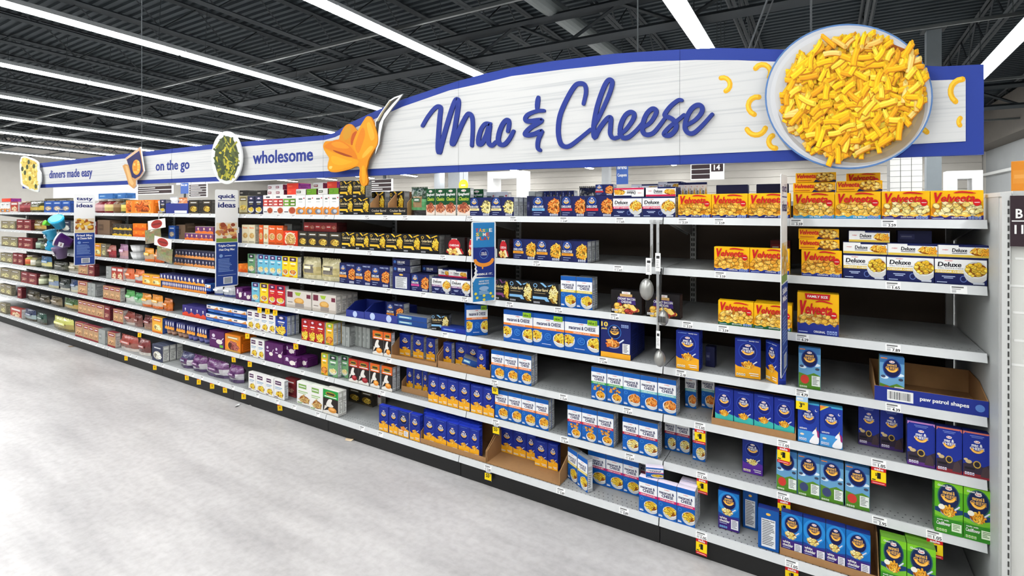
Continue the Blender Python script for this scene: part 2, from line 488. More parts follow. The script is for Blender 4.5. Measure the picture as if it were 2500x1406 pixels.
g = Art(.3, .3, y0=-.002, step=1e-4, clamp=False); g.ell(.5, 0, .44, .44, (250, 225, 60), 22); g.rect(.25, -.06, .75, .06, WHITE); g.build('print', BOARD, o)
MB().bar((0, .01, .17), (0, .01, zdeck(10.0) - .01 - p_.z), .005).build('hanger', STEEL, o)
tag(o, 'round yellow hanging sign behind the green spaghetti cartons', 'sign')
def portal(px0, px1, py0, py1, Y, label, th=.22):
    a, b = at(px0, py1, Y), at(px1, py0, Y); W, H = b.x - a.x, b.z
    e = empty('display_portal', ((a.x + b.x)/2, Y, 0)); m = mat('white_laminate', (238, 238, 236), .5)
    MB().box(W/2 - th, W/2, 0, .35, 0, H).build('post', m, e); MB().box(-W/2, -W/2 + th, 0, .35, 0, H).build('post', m, e)
    MB().box(-W/2 + th, W/2 - th, 0, .35, H - th, H).build('lintel', m, e)
    tag(e, label, 'display frame', 'tall white display frames', kind='thing')
portal(1190, 1276, 416, 480, 7.5, 'tall white display frame behind the navy cartons with cream bands', .16)
portal(2312, 2400, 415, 470, 9.0, 'white display frame standing by the right wall', .14)
def white_fascia(px0, px1, py0, py1, Y, label):
    a, b = at(px0, py1, Y), at(px1, py0, Y)
    e = empty('fascia_board', ((a.x+b.x)/2, Y, 0)); W = b.x - a.x
    MB().box(-W/2, W/2, 0, .08, a.z, b.z).build('board', mat('white_laminate'), e)
    for s_ in (-1, 1): MB().box(s_*W*.45 - .04, s_*W*.45 + .04, .01, .07, 0, a.z).build('post', STEEL, e)
    tag(e, label, 'fascia board', 'long white fascia boards beyond the gondola')
white_fascia(130, 330, 440, 492, 5.2, 'long white fascia board behind the blue pasta cartons')
white_fascia(430, 975, 425, 447, 9.6, 'very long white fascia board beyond the header sign')
# ================================================================== the gondola
BAY = 1.2192; NB = 10
LIPS = [1.566, 1.314, 1.060, 0.8185, 0.579, 0.343, 0.098]   # lower edge of each price rail
LIPH = .034
def ztop(k): return LIPS[k] + LIPH - .002
def lipY(k): return -.075 if k == 6 else 0.0
DEPTH = .56; BACK = .62
shelf_word = ['top shelf', 'second shelf', 'third shelf', 'fourth shelf', 'fifth shelf', 'sixth shelf', 'bottom shelf']
bay_word = ['bay beside the end panel'] + ['%s bay from the end panel' % n for n in nth[1:12]]

def shelf_material():
    m = bpy.data.materials.new('perforated_grey_shelf'); m.use_nodes = True
    nt = m.node_tree; b = nt.nodes['Principled BSDF']
    tc = nt.nodes.new('ShaderNodeTexCoord'); sp = nt.nodes.new('ShaderNodeSeparateXYZ'); nt.links.new(tc.outputs['Object'], sp.inputs[0])
    def M(op, a, b_=None, c_=None):
        n = nt.nodes.new('ShaderNodeMath'); n.operation = op
        for i, q in enumerate((a, b_, c_)):
            if q is None: continue
            if isinstance(q, (int, float)): n.inputs[i].default_value = q
            else: nt.links.new(q, n.inputs[i])
        return n.outputs[0]
    px_, py_ = sp.outputs[0], sp.outputs[1]
    row = M('FLOOR', M('DIVIDE', py_, .03))
    xs = M('ADD', px_, M('MULTIPLY', M('MODULO', row, 2.0), .0127))
    fx = M('SUBTRACT', M('FLOORED_MODULO', xs, .0254), .0127); fy = M('SUBTRACT', M('FLOORED_MODULO', py_, .03), .015)
    dd = M('ADD', M('MULTIPLY', fx, fx), M('MULTIPLY', fy, fy))
    hole = M('MULTIPLY', M('LESS_THAN', dd, .0031**2), M('LESS_THAN', py_, .09))
    mx = nt.nodes.new('ShaderNodeMix'); mx.data_type = 'RGBA'; nt.links.new(hole, mx.inputs[0])
    nz = nt.nodes.new('ShaderNodeTexNoise'); nz.inputs['Scale'].default_value = 7; nz.inputs['Detail'].default_value = 6
    nt.links.new(tc.outputs['Object'], nz.inputs['Vector'])
    cr = nt.nodes.new('ShaderNodeValToRGB'); cr.color_ramp.elements[0].position = .3; cr.color_ramp.elements[1].position = .7
    cr.color_ramp.elements[0].color = lin((150, 152, 151)); cr.color_ramp.elements[1].color = lin((176, 178, 177))
    nt.links.new(nz.outputs['Fac'], cr.inputs[0]); nt.links.new(cr.outputs[0], mx.inputs[6]); mx.inputs[7].default_value = lin((40, 40, 40))
    nt.links.new(mx.outputs[2], b.inputs['Base Color']); b.inputs['Roughness'].default_value = .42
    return m
SHELF = shelf_material()
RAIL = mat('white_price_rail', (208, 210, 210), .35, noise=.03, nscale=30)
GREYM = mat('grey_powder_coat', (186, 188, 187), .5, noise=.03)
BACKP = mat('dark_brown_backboard', (56, 42, 30), .7, noise=.1, nscale=5)
KICK = mat('black_kick_plate', (12, 12, 12), .5, noise=.15, nscale=5)

SHELVES = {}
TICK = (196, 197, 196)
trnd = random.Random(3)
for bay in range(NB):
    xr, xl = -bay * BAY, -(bay + 1) * BAY
    fr = empty('gondola_bay', ((xl + xr)/2, BACK, 0)); h = BAY/2
    MB().box(-h + .002, h - .002, 0, .012, .1, 1.66).build('back_panel', BACKP, fr)
    u = MB().box(-h + .001, -h + .033, -.022, -.001, 0, 1.685).build('upright', GREYM, fr)
    sl = MB()
    for i in range(52): sl.box(-h + .008, -h + .014, -.0235, -.0222, .1 + i*.03, .118 + i*.03, (30, 30, 30)); sl.box(-h + .020, -h + .026, -.0235, -.0222, .1 + i*.03, .118 + i*.03, (30, 30, 30))
    so = sl.build('slots', CARD, u); so['kind'] = 'stuff'
    if bay == 0: MB().box(h - .03, h - .002, -.022, -.001, 0, 1.685).build('upright', GREYM, fr)
    MB().box(-h + .002, h - .002, -.68, -.67, .0, .094).build('kick_plate', KICK, fr)
    MB().box(-h + .002, h - .002, -.02, .02, 1.66, 1.685).build('top_rail', GREYM, fr)
    tag(fr, 'dark backed gondola frame with black kick plate, %s' % bay_word[bay], 'shelving', 'gondola frames in one long run')
    for k in range(7):
        ly = lipY(k)
        e = empty('gondola_shelf', ((xl + xr)/2, ly, LIPS[k] + LIPH - .004))
        MB().box(-h + .002, h - .002, .006, BACK - ly - .03, -.022, 0).build('deck', SHELF, e)
        r = MB()
        g_ = .003
        r.add([(-h+g_, -.010, -.03), (h-g_, -.010, -.03), (h-g_, -.001, .004), (-h+g_, -.001, .004), (-h+g_, .006, -.03), (h-g_, .006, -.03), (h-g_, .006, .004), (-h+g_, .006, .004)],
              [(0,1,2,3), (3,2,6,7), (0,4,5,1), (0,3,7,4), (1,5,6,2), (4,7,6,5)])
        r.build('price_rail', RAIL, e)
        for s_ in (-1, 1):
            b_ = MB(); x_ = s_*(h - .012)
            b_.add([(x_-.002, .08, -.022), (x_-.002, BACK-ly-.03, -.022), (x_-.002, BACK-ly-.03, -.11), (x_+.002, .08, -.022), (x_+.002, BACK-ly-.03, -.022), (x_+.002, BACK-ly-.03, -.11)],
                   [(0,1,2), (5,4,3), (0,2,5,3), (0,3,4,1)])
            b_.build('bracket', GREYM, e)
        tag(e, 'grey steel %s with white price rail, %s' % (shelf_word[k], bay_word[bay]), 'shelf', 'steel shelves of the long gondola')
        SHELVES[(bay, k)] = e

def rail_label(px, k, price, wd=.05):
    """paper price label slid into the rail"""
    Y = lipY(k) - .001; X = xa(px, Y); bay = min(NB-1, max(0, int(-X / BAY))); e = SHELVES[(bay, k)]
    g = Art(wd, .03, y0=0, step=5e-5)
    g.rect(0, 0, 1, 1, (244, 244, 242))
    g.rect(.08, .72, .8, .9, (110, 110, 110)); g.rect(.08, .5, .62, .62, (165, 165, 165)); g.rect(.08, .1, .34, .42, (190, 190, 190))
    if price: g.text(price, .45, .06, .95, .46, (25, 25, 25), .03)
    o = g.build('price_label', CARD, e)
    o.location = (X - e.location.x, -.0102, -.0285); o.rotation_euler = (-.26, 0, 0)
PRICES = [
 [(1148,'1.99'),(1254,'1.99'),(1377,'2.69'),(1515,'1.65'),(1668,'3.59'),(1757,'3.59'),(1945,'3.59'),(2170,'3.59'),(897,'2.49'),(942,'2.49'),(990,'2.49')],
 [(1311,'2.69'),(1510,'1.65'),(1759,'3.59'),(2180,'1.65'),(903,'2.49'),(1082,'2.49'),(2340,'')],
 [(1245,'2.49'),(1364,'3.09'),(1501,'2.49'),(1679,'3.59'),(1766,'3.59'),(1959,'6.29'),(2180,'7.89'),(1135,'2.69'),(950,''),(1035,'')],
 [(1473,'6.99'),(1663,'2.18'),(1958,'4.79'),(2180,'4.39'),(1088,'')],
 [(1208,'0.69'),(1376,'0.69'),(1533,'0.69'),(1709,'1.05'),(1913,'1.05'),(2145,'1.05'),(950,'')],
 [(1211,'0.69'),(1379,'0.69'),(1538,'0.69'),(1714,'1.05'),(1912,'1.05'),(2147,'2.95'),(2280,'1.05'),(935,'')],
 [(1192,'0.85'),(1370,'0.89'),(1524,'0.89'),(1713,'1.05'),(1933,'1.05'),(930,''),(885,'')]]
for k, L in enumerate(PRICES):
    for px, t in L: rail_label(px, k, t)
for k in range(7):
    x = -3.75
    while x > -11.6:
        rail_label(px_of(x, lipY(k)), k, '', .05); x -= trnd.uniform(.13, .3)

# end panel and the end cap beside it
PY = -.115
ep = empty('steel_divider', (0.02, 0, 0))
MB().box(-.015, .012, PY, BACK + .05, 0, 1.685).build('panel', mat('grey_end_panel', (188, 191, 189), .5, noise=.02, nscale=60), ep)
MB().box(-.013, .010, PY - .03, PY, 0, 1.685).build('post', mat('pale_grey_post', (205, 206, 203), .5), ep)
sl = MB()
for i in range(56): sl.box(.002, .0065, PY - .0312, PY - .0302, .03 + i*.0295, .049 + i*.0295, (70, 70, 68))
so = sl.build('slots', CARD, ep); so['kind'] = 'stuff'
MB().box(-.017, .012, PY - .03, BACK + .05, 1.685, 1.70).build('top_cap', mat('pale_grey_post'), ep)
tag(ep, 'tall grey steel end panel closing the gondola, with slotted post', 'end panel')
ec = empty('aisle_end_display', (.6, PY, 0))
MB().box(-.565, .6, -.012, .0, 0, 1.69).build('side_panel', mat('pale_end_cap', (214, 214, 208), .5, noise=.02), ec)
MB().box(-.56, .6, -.012, BACK + .1, 1.69, 1.705).build('top_deck', mat('pale_grey_post'), ec)
MB().box(-.565, .6, BACK + .08, BACK + .1, 0, 1.69).build('back_panel', mat('pale_end_cap'), ec)
for i, (py, dx) in enumerate([(631, 12), (697, 0), (762, 6), (830, 9), (889, 3)]):
    p = at(2466 + dx, py, PY - .012)
    MB().box(p.x - ec.location.x, p.x - ec.location.x + .05, -.0135, -.0121, p.z - .004, p.z + .004).build('tape_scrap', mat('tape', (236, 236, 232), .3), ec)
tag(ec, 'pale grey end cap display side beside the slotted post', 'end cap')
p0, p1 = at(2466, 601, PY - .03), at(2540, 477, PY - .03)
bs = MB().box(p0.x, p1.x, PY - .035, PY - .025, p0.z, p1.z, (50, 35, 42)).build('aisle_marker', BOARD)
g = Art(raw=lambda x, y: (at(x, y, PY - .036).x, at(x, y, PY - .036).z), y0=PY - .036, step=1e-4)
g.text('B', 2480, 533, 2497, 510, WHITE, .03); g.rect(2470, 541, 2532, 538, WHITE); g.text('11', 2477, 571, 2498, 549, WHITE, .03)
g.build('lettering', BOARD, bs)
tag(bs, 'dark brown aisle marker reading B over 11 on the end cap', 'sign')

# ================================================================== the header sign
SY = -.02
BLUE = (38, 62, 150)
TOPO = [(55,403),(300,376),(420,363),(531,351),(605,345),(700,337),(794,330),(814,325),(856,299),(899,279),(956,253),(994,239),(1112,199.5),(1184,179.6),(1250,165),(1350,149),(1500,131),(1650,121),(1750,117),(1850,118.5),(1935,122),(2060,134),(2180,150),(2270,161),(2300,162),(2402,157)]
BOTO = [(55,460),(420,446),(605,440),(700,437),(913,428.5),(1250,414),(1900,393.5),(2402,377)]
TOPI = [(66,413),(300,387.5),(420,374),(531,363),(605,357),(700,350),(794,342),(819,335),(856,317.5),(942,279),(984,260.6),(1098,221),(1184,202),(1250,186),(1375,170),(1550,151.5),(1700,147),(1800,147.5),(1905,151.5),(2060,165),(2180,183),(2275,197),(2357,194)]
BOTI = [(66,451.5),(420,436.5),(605,428.5),(700,423),(913,412),(1250,397.5),(1550,384),(1900,367.5),(2225,352),(2357,345)]
def interp(L, x):
    for (a, b), (c, d) in zip(L[:-1], L[1:]):
        if a <= x <= c: return b + (d - b) * (x - a) / (c - a)
    return L[0][1] if x < L[0][0] else L[-1][1]
def strip_mesh(T, B, xa_, xb_, y0, y1, c):
    xs = sorted(set([xa_, xb_] + [p[0] for p in T + B if xa_ < p[0] < xb_] + [xa_ + (xb_-xa_)*i/10 for i in range(11)]))
    m = MB(); n = len(xs)
    t = [at(x, interp(T, x), SY) for x in xs]; b = [at(x, interp(B, x), SY) for x in xs]
    for yy in (y0, y1): m.v += [(p.x, yy, p.z) for p in t] + [(p.x, yy, p.z) for p in b]
    for i in range(n-1):
        m.f += [(i, n+i, n+i+1, i+1), (2*n+i+1, 3*n+i+1, 3*n+i, 2*n+i), (i, i+1, 2*n+i+1, 2*n+i), (n+i+1, n+i, 3*n+i, 3*n+i+1)]
    m.f += [(0, 2*n, 3*n, n), (n-1, 2*n-1, 4*n-1, 3*n-1)]
    m.c = [c] * len(m.f)
    return m
header = empty('header_sign', (0, 0, 0))
SIGNW = bpy.data.materials.new('white_woodgrain_board'); SIGNW.use_nodes = True
nt = SIGNW.node_tree; b = nt.nodes['Principled BSDF']; b.inputs['Roughness'].default_value = .6
tc = nt.nodes.new('ShaderNodeTexCoord'); mp = nt.nodes.new('ShaderNodeMapping'); mp.inputs['Scale'].default_value = (.6, 1, 42)
nz = nt.nodes.new('ShaderNodeTexNoise'); nz.inputs['Scale'].default_value = 1.6; nz.inputs['Detail'].default_value = 3
cr = nt.nodes.new('ShaderNodeValToRGB'); cr.color_ramp.elements[0].position = .32; cr.color_ramp.elements[0].color = lin((194, 196, 196)); cr.color_ramp.elements[1].position = .5; cr.color_ramp.elements[1].color = lin((216, 216, 214))
nt.links.new(tc.outputs['Object'], mp.inputs[0]); nt.links.new(mp.outputs[0], nz.inputs['Vector']); nt.links.new(nz.outputs['Fac'], cr.inputs[0]); nt.links.new(cr.outputs[0], b.inputs['Base Color'])
cuts = [55, 420, 790, 1120, 1660, 2402]; gap = .35
for a_, b_ in zip(cuts[:-1], cuts[1:]):
    p = strip_mesh(TOPO, BOTO, a_ + (gap if a_ > 55 else 0), b_ - (gap if b_ < 2402 else 0), SY, SY + .03, BLUE).build('border_panel', BOARD, header)
    strip_mesh(TOPI, BOTI, max(66, a_ + gap), min(2357, b_ - gap), SY - .004, SY - .0005, (240, 240, 238)).build('white_face', SIGNW, p)
def spx(Y): return lambda x, y: (at(x, y, SY).x, at(x, y, SY).z)
class SArt(Art):
    """print drawn on the sign plane"""
    def __init__(s, y0, step=3e-5): Art.__init__(s, raw=spx(0), y0=y0, step=step)
LET = (37, 56, 140)
for t, x0_, x1_, base, asc, x_mid in (('wholesome', 618, 766, 398, 366, 676), ('on the go', 381, 464, 423, 391, 416), ('dinners made easy', 121, 227, 439, 412, 180)):
    a, b_ = at(x0_, 400, SY), at(x1_, 400, SY); zb = za(x_mid, base, SY); zt = za(x_mid, asc, SY)
    g = Art(b_.x - a.x, zt - zb, y0=SY - .0045, step=1e-4)
    g.text(t, .005, 0, .995, 1, LET, .035)
    o = g.build('lettering', BOARD, header); o.location = ((a.x + b_.x)/2, 0, zb)
    o.rotation_euler = (0, .012, 0)
MAC = [[(112,485),(150,420),(200,355),(235,330),(257,345),(250,420),(240,560),(236,660),(247,700),(264,640),(302,500),(345,360),(375,285),(395,278),(398,330),(372,500),(350,610),(356,632),(378,590),(430,470),(470,398),(494,392),(512,430),(515,520),(508,645)],
 [(655,470),(615,470),(580,520),(562,590),(565,632),(590,625),(625,560),(650,480),(642,560),(642,620),(668,645),(700,615)],
 [(797,530),(807,470),(795,440),(765,460),(735,520),(720,590),(732,632),(770,635),(810,590),(842,530)],
 [(1040,258),(1034,300),(1030,350)],
 [(1085,365),(1030,368),(960,395),(937,430),(960,450),(1050,440),(1060,450),(980,500),(937,545),(947,560),(1000,555),(1062,530),(1062,545),(1040,600),(1036,660),(1055,682)],
 [(1402,310),(1422,220),(1415,165),(1385,147),(1335,165),(1270,270),(1215,400),(1200,520),(1212,610),(1240,648),(1290,648),(1370,590),(1460,515)],
 [(1480,500),(1540,390),(1610,230),(1633,140),(1612,118),(1580,150),(1535,260),(1502,380),(1484,500),(1492,580),(1530,510),(1590,432),(1620,422),(1620,480),(1617,550),(1642,585),(1682,578)],
 [(1690,552),(1740,520),(1798,440),(1808,392),(1780,377),(1740,402),(1705,470),(1697,540),(1722,582),(1770,573),(1830,520),(1880,460)],
 [(1880,500),(1940,460),(1983,390),(1980,357),(1950,353),(1910,392),(1882,460),(1878,530),(1907,558),(1960,545),(2010,490),(2060,420)],
 [(2190,282),(2160,284),(2100,332),(2058,390),(2062,410),(2110,430),(2145,470),(2140,520),(2100,560),(2060,563),(2052,545),(2090,500),(2150,450),(2210,400)],
 [(2225,485),(2300,440),(2350,380),(2350,332),(2315,322),(2270,352),(2232,420),(2217,500),(2242,543),(2290,543),(2360,480),(2435,395)]]
def thick_stroke(m, pts, wd, c, y_, yb):
    """solid ribbon letter stroke standing off the board, with round ends"""
    pts = smooth_path(pts, 5); n = len(pts); L = []; Rr = []
    for i in range(n):
        p, q = pts[max(0, i-1)], pts[min(n-1, i+1)]; dx, dy = q[0]-p[0], q[1]-p[1]; l = math.hypot(dx, dy) or 1
        hw = wd*.5*(.78 + .22*min(1, 4*i/n, 4*(n-1-i)/n))
        L.append((pts[i][0] - dy/l*hw, pts[i][1] + dx/l*hw)); Rr.append((pts[i][0] + dy/l*hw, pts[i][1] - dx/l*hw))
    W_ = lambda p, y: (at(p[0], p[1], SY).x, y, at(p[0], p[1], SY).z)
    for i in range(n-1):
        yf = y_ - i*1.6e-5
        A, B, C_, D_ = L[i], L[i+1], Rr[i+1], Rr[i]
        m.add([W_(A, yf), W_(B, yf), W_(C_, yf), W_(D_, yf), W_(A, yb), W_(B, yb), W_(C_, yb), W_(D_, yb)], [(0, 1, 2, 3), (0, 4, 5, 1), (3, 2, 6, 7)], c)
    for e_ in (pts[0], pts[-1]):
        q = [at(*p, SY) for p in oval(e_[0], e_[1], wd*.39, wd*.39, 12)]
        m.prism([(p.x, p.z) for p in q], y_ + .0003, yb, c)
def oval(cx, cy, rx, ry, n=48, rot=0):
    out = []
    for i in range(n):
        t = 2*math.pi*i/n; ex, ey = rx*math.cos(t), ry*math.sin(t)
        out.append((cx + ex*math.cos(rot) - ey*math.sin(rot), cy + ex*math.sin(rot) + ey*math.cos(rot)))
    return out
for grp in ((0, 3), (3, 5), (5, 11)):
    let = MB()
    for q_, st in enumerate(MAC[grp[0]:grp[1]]): thick_stroke(let, [(1000 + x*.304, 160 + y*.304) for x, y in st], 11.4, LET, SY - .012 - .0012*q_, SY - .0045)
    let.build('lettering', BOARD, header)
# little elbow pasta scattered on the board
for (x, y, r, a0, a1, wd) in [(1766,207,17,-1.9,1.2,12),(1862,178,20,-2.6,.6,13),(1849,259,22,1.9,4.9,13),(1846,306,24,.3,2.7,13),(1893,346,16,1.5,4.3,13),(2350,224,30,2.2,4.7,14),(2352,298,12,2.4,4.0,12),(2244,338,24,3.4,5.6,13)]:
    pts = [(x + r*math.cos(a0 + (a1-a0)*i/7), y + r*math.sin(a0 + (a1-a0)*i/7)) for i in range(8)]
    pts = [(min(q[0], 2354), q[1]) for q in pts]
    el = SArt(SY - .0046); el.stroke(pts, wd, (240, 178, 30)); el.stroke([(a-2, b_-2) for a, b_ in pts], wd*.45, (252, 208, 60), cap=False)
    el.build('pasta_print', BOARD, header)
# wires to the roof
for px, py, pt in ((1557, 126, 0), (1980, 118, 0), (346, 371, 0)):
    p = at(px, py, SY + .015)
    MB().bar((p.x, p.y, p.z - .02), (p.x, p.y, zdeck(0) - .1), .004, n=5).build('wire', STEEL, header)
tag(header, 'long blue bordered white header sign reading Mac & Cheese over the shelves', 'sign')

def cutout(name, outline, proud, c, edge_c=(225, 225, 222), parent=None):
    q = [at(x, y, SY) for x, y in outline]
    o = MB().prism([(p.x, p.z) for p in q], SY - proud, SY - proud + .012, c, edge_c).build(name, BOARD, parent)
    return o
def oval(cx, cy, rx, ry, n=48, rot=0):
    out = []
    for i in range(n):
        t = 2*math.pi*i/n; ex, ey = rx*math.cos(t), ry*math.sin(t)
        out.append((cx + ex*math.cos(rot) - ey*math.sin(rot), cy + ex*math.sin(rot) + ey*math.cos(rot)))
    return out
# --- big pasta bowl
PB = .05
bowl = cutout('bowl_cutout', oval(2071, 241, 201, 174, 72), PB, (90, 130, 185), (60, 100, 160))
g = SArt(SY - PB - .0005)
def oell(cx, cy, rx, ry, c, n=56): g.poly(oval(cx, cy, rx, ry, n), c)
oell(2071, 241, 197, 170, (200, 202, 206)); oell(2073, 242, 190, 164, (212, 213, 215)); oell(2080, 254, 181, 153, (176, 172, 168)); oell(2074, 246, 173, 147, (204, 202, 199)); oell(2062, 236, 168, 142, (208, 207, 205))
oell(2093, 262, 160, 138, (160, 140, 110)); oell(2083, 250, 160, 140, (176, 150, 104))
g.build('dish_print', BOARD, bowl)
g = SArt(SY - PB - .003, 6e-6)
heap_out = [(2085,100),(2130,96),(2150,105),(2190,122),(2222,135),(2232,165),(2244,200),(2246,235),(2240,262),(2215,300),(2185,330),(2140,362),(2090,378),(2030,386),(2008,370),(1970,350),(1945,320),(1925,300),(1915,262),(1922,215),(1935,180),(1960,150),(1985,132),(2020,110),(2045,103)]
g.poly(heap_out, (176, 92, 10))
r = random.Random(11)
def inside(x, y, poly):
    c_ = False; n_ = len(poly)
    for i in range(n_):
        (x1, y1), (x2, y2) = poly[i], poly[i-1]
        if (y1 > y) != (y2 > y) and x < (x2-x1)*(y-y1)/(y2-y1) + x1: c_ = not c_
    return c_
cnt = 0
while cnt < 820:
    x, y = r.uniform(1905, 2250), r.uniform(95, 390)
    if not inside(x, y, heap_out): continue
    cnt += 1
    an = r.gauss(-.75, .8); L = r.uniform(26, 46); wd = r.uniform(9.5, 13)
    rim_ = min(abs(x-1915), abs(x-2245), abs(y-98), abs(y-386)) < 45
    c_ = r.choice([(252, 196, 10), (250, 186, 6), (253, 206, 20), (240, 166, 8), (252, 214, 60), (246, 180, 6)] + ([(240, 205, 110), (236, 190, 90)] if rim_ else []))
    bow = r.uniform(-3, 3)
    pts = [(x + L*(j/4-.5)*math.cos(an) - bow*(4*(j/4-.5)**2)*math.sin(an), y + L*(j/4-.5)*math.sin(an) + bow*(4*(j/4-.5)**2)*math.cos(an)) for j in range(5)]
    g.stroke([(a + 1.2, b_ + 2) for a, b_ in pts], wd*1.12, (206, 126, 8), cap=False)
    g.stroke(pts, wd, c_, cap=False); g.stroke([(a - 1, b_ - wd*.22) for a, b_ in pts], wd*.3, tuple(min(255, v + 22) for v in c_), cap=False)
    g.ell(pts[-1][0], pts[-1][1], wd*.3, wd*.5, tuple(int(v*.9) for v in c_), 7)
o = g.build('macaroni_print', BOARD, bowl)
tag(bowl, 'oval cutout of a blue rimmed bowl heaped with yellow macaroni', 'cutout', 'food cutouts on the header sign')
# --- spoon with melted cheese
z5 = lambda L: [(700 + x/3.515, 80 + y/3.515) for x, y in L]
sil = z5(smooth_path([(360,985),(378,940),(430,935),(495,918),(530,830),(565,795),(605,797),(655,850),(690,800),(722,738),(750,725),(775,745),(810,830),(826,900),(822,965),(790,1020),(750,1090),(738,1140),(728,1190),(742,1270),(732,1308),(705,1318),(680,1300),(668,1240),(672,1165),(640,1152),(600,1170),(540,1187),(470,1200),(420,1195),(398,1165),(402,1120),(410,1080),(385,1040)], 3, True))
hand = z5([(812,940),(800,860),(800,770),(850,690),(920,590),(965,562),(1038,536),(1000,590),(950,650),(872,760),(848,860),(836,960),(800,1050)])
sp = cutout('spoon_cutout', sil, .05, (230, 146, 9), (194, 114, 7))
hq = [at(x, y, SY) for x, y in hand]
MB().prism([(p.x, p.z) for p in hq], SY - .045, SY - .036, (232, 232, 230), (120, 120, 118)).build('spoon_handle', BOARD, sp)
g = SArt(SY - .0455, 3e-5)
g.poly(z5([(822,930),(808,860),(808,775),(860,695),(930,600),(968,575),(1005,562),(950,618),(880,700),(835,790),(826,870)]), (58, 56, 54))
g.poly(z5([(812,770),(858,690),(925,597),(940,594),(880,680),(832,765)]), (161, 147, 112))
g.build('handle_print', BOARD, sp)
g = SArt(SY - .0505, 3e-5)
Pz = lambda L, c, s_=3: g.poly(z5(smooth_path(L, s_, True)), c)
Pz([(497,922),(530,832),(565,798),(605,799),(652,850),(640,900),(612,965),(560,950)], (220, 140, 21)); Pz([(600,968),(598,920),(615,870),(648,852),(642,900),(620,960)], (195, 84, 16)); Pz([(535,850),(570,812),(600,815),(590,900),(540,925)], (210, 149, 35))
Pz([(613,965),(655,852),(722,740),(750,729),(773,748),(807,830),(822,900),(818,965),(745,1060),(662,1090),(640,1030)], (236, 156, 15)); Pz([(635,980),(665,880),(700,820),(720,880),(690,980),(660,1040)], (228, 132, 16)); Pz([(735,790),(760,780),(790,850),(800,910),(770,930),(745,860)], (241, 176, 49)); Pz([(700,1050),(760,980),(790,990),(740,1050),(700,1080)], (241, 180, 56))
Pz([(368,985),(432,938),(502,926),(600,988),(655,1085),(560,1062),(450,1020)], (226, 128, 11)); Pz([(430,955),(500,940),(580,985),(560,1000),(470,990)], (233, 149, 28)); Pz([(448,1012),(540,1040),(612,1068),(560,1066),(470,1032)], (163, 65, 7))
Pz([(368,1002),(450,1034),(640,1092),(664,1112),(640,1142),(540,1172),(425,1188),(402,1155),(412,1085),(388,1040)], (237, 160, 11)); Pz([(440,1060),(560,1096),(610,1112),(520,1140),(440,1120)], (241, 172, 28)); Pz([(415,1150),(440,1150),(430,1172),(412,1168)], (242, 204, 105)); Pz([(690,1160),(715,1150),(722,1260),(705,1300),(692,1240)], (241, 167, 28))
g.build('cheese_print', BOARD, sp)
tag(sp, 'cutout of a spoon dripping melted orange cheese on the header sign', 'cutout', 'food cutouts on the header sign')
# --- green bean platter
gb = cutout('platter_cutout', oval(567, 386, 37.5, 64, 40), .05, (226, 227, 225))
g = SArt(SY - .0505, 1e-5); g.poly(oval(567, 388, 29, 54, 36), (70, 78, 40))
r = random.Random(4); el_ = oval(567, 388, 28, 53, 30)
for i in range(170):
    x, y = r.uniform(540, 595), r.uniform(334, 442)
    if not inside(x, y, el_): continue
    an = r.gauss(1.3, .5); L = r.uniform(9, 22); c_ = r.choice([(150, 150, 44), (206, 190, 60), (66, 84, 44), (88, 98, 50), (54, 66, 44), (176, 170, 60)])
    g.stroke([(x + L*t*math.cos(an) + 2*t*t, y + L*t*math.sin(an)) for t in (-.5, 0, .5)], r.uniform(2.5, 4.6), c_, cap=False)
g.build('bean_print', BOARD, gb)
tag(gb, 'oval cutout of a white platter of green and yellow beans', 'cutout', 'food cutouts on the header sign')
# --- square casserole
z7 = lambda L: [(x/5.407, 300 + y/5.407) for x, y in L]
cs = cutout('casserole_cutout', z7(smooth_path([(340,455),(420,450),(540,500),(572,545),(578,620),(603,670),(605,780),(585,830),(575,905),(545,912),(450,880),(350,825),(335,770),(328,640),(322,560)], 2, True)), .05, (226, 228, 222))
g = SArt(SY - .0505, 1e-5); co = z7([(352,470),(420,468),(530,515),(552,560),(560,880),(470,862),(368,805),(348,640)]); g.poly(co, (222, 196, 96))
for i in range(120):
    x, y = r.uniform(64, 104), r.uniform(386, 464)
    if not inside(x, y, co): continue
    g.ell(x, y, r.uniform(1.5, 4), r.uniform(1.5, 4), r.choice([(236, 214, 110), (226, 200, 90), (206, 170, 70), (240, 226, 150)]), 7)
for x, y in ((445,520),(425,585),(515,575),(360,610),(540,840),(460,735),(395,660)): g.ell(x/5.407, 300 + y/5.407, 3.2, 6, (74, 80, 50), 8)
g.build('bake_print', BOARD, cs)
tag(cs, 'square cutout of a cheesy casserole dish at the far end of header', 'cutout', 'food cutouts on the header sign')
# --- snack cup
cu = cutout('snack_cup_cutout', z7([(1725,470),(1925,322),(1940,440),(1972,640),(1925,715),(1868,760),(1868,830),(1832,870),(1770,820),(1740,720),(1712,600),(1688,570),(1722,548),(1765,555),(1740,492)]), .05, (214, 160, 110))
g = SArt(SY - .0505, 3e-5)
g.poly(z7([(1745,490),(1910,370),(1930,440),(1962,640),(1920,705),(1858,740),(1815,720)]), (44, 44, 96)); g.poly(z7([(1725,470),(1925,322),(1912,372),(1745,490)]), (222, 186, 150))
g.poly(z7(oval(1874, 590, 55, 100, 20)), (236, 160, 60))
for i in range(14): g.poly(z7(oval(1850 + (i % 3)*24, 520 + (i//3)*34, 16, 16, 8)), r.choice([(246, 186, 80), (250, 200, 110), (226, 140, 40)]))
g.poly(z7([(1690,572),(1722,552),(1770,560),(1815,720),(1862,765),(1862,828),(1830,862),(1772,815),(1742,715)]), (214, 158, 92)); g.poly(z7([(1725,570),(1755,575),(1810,740),(1840,800),(1820,830),(1780,790)]), (234, 186, 124))
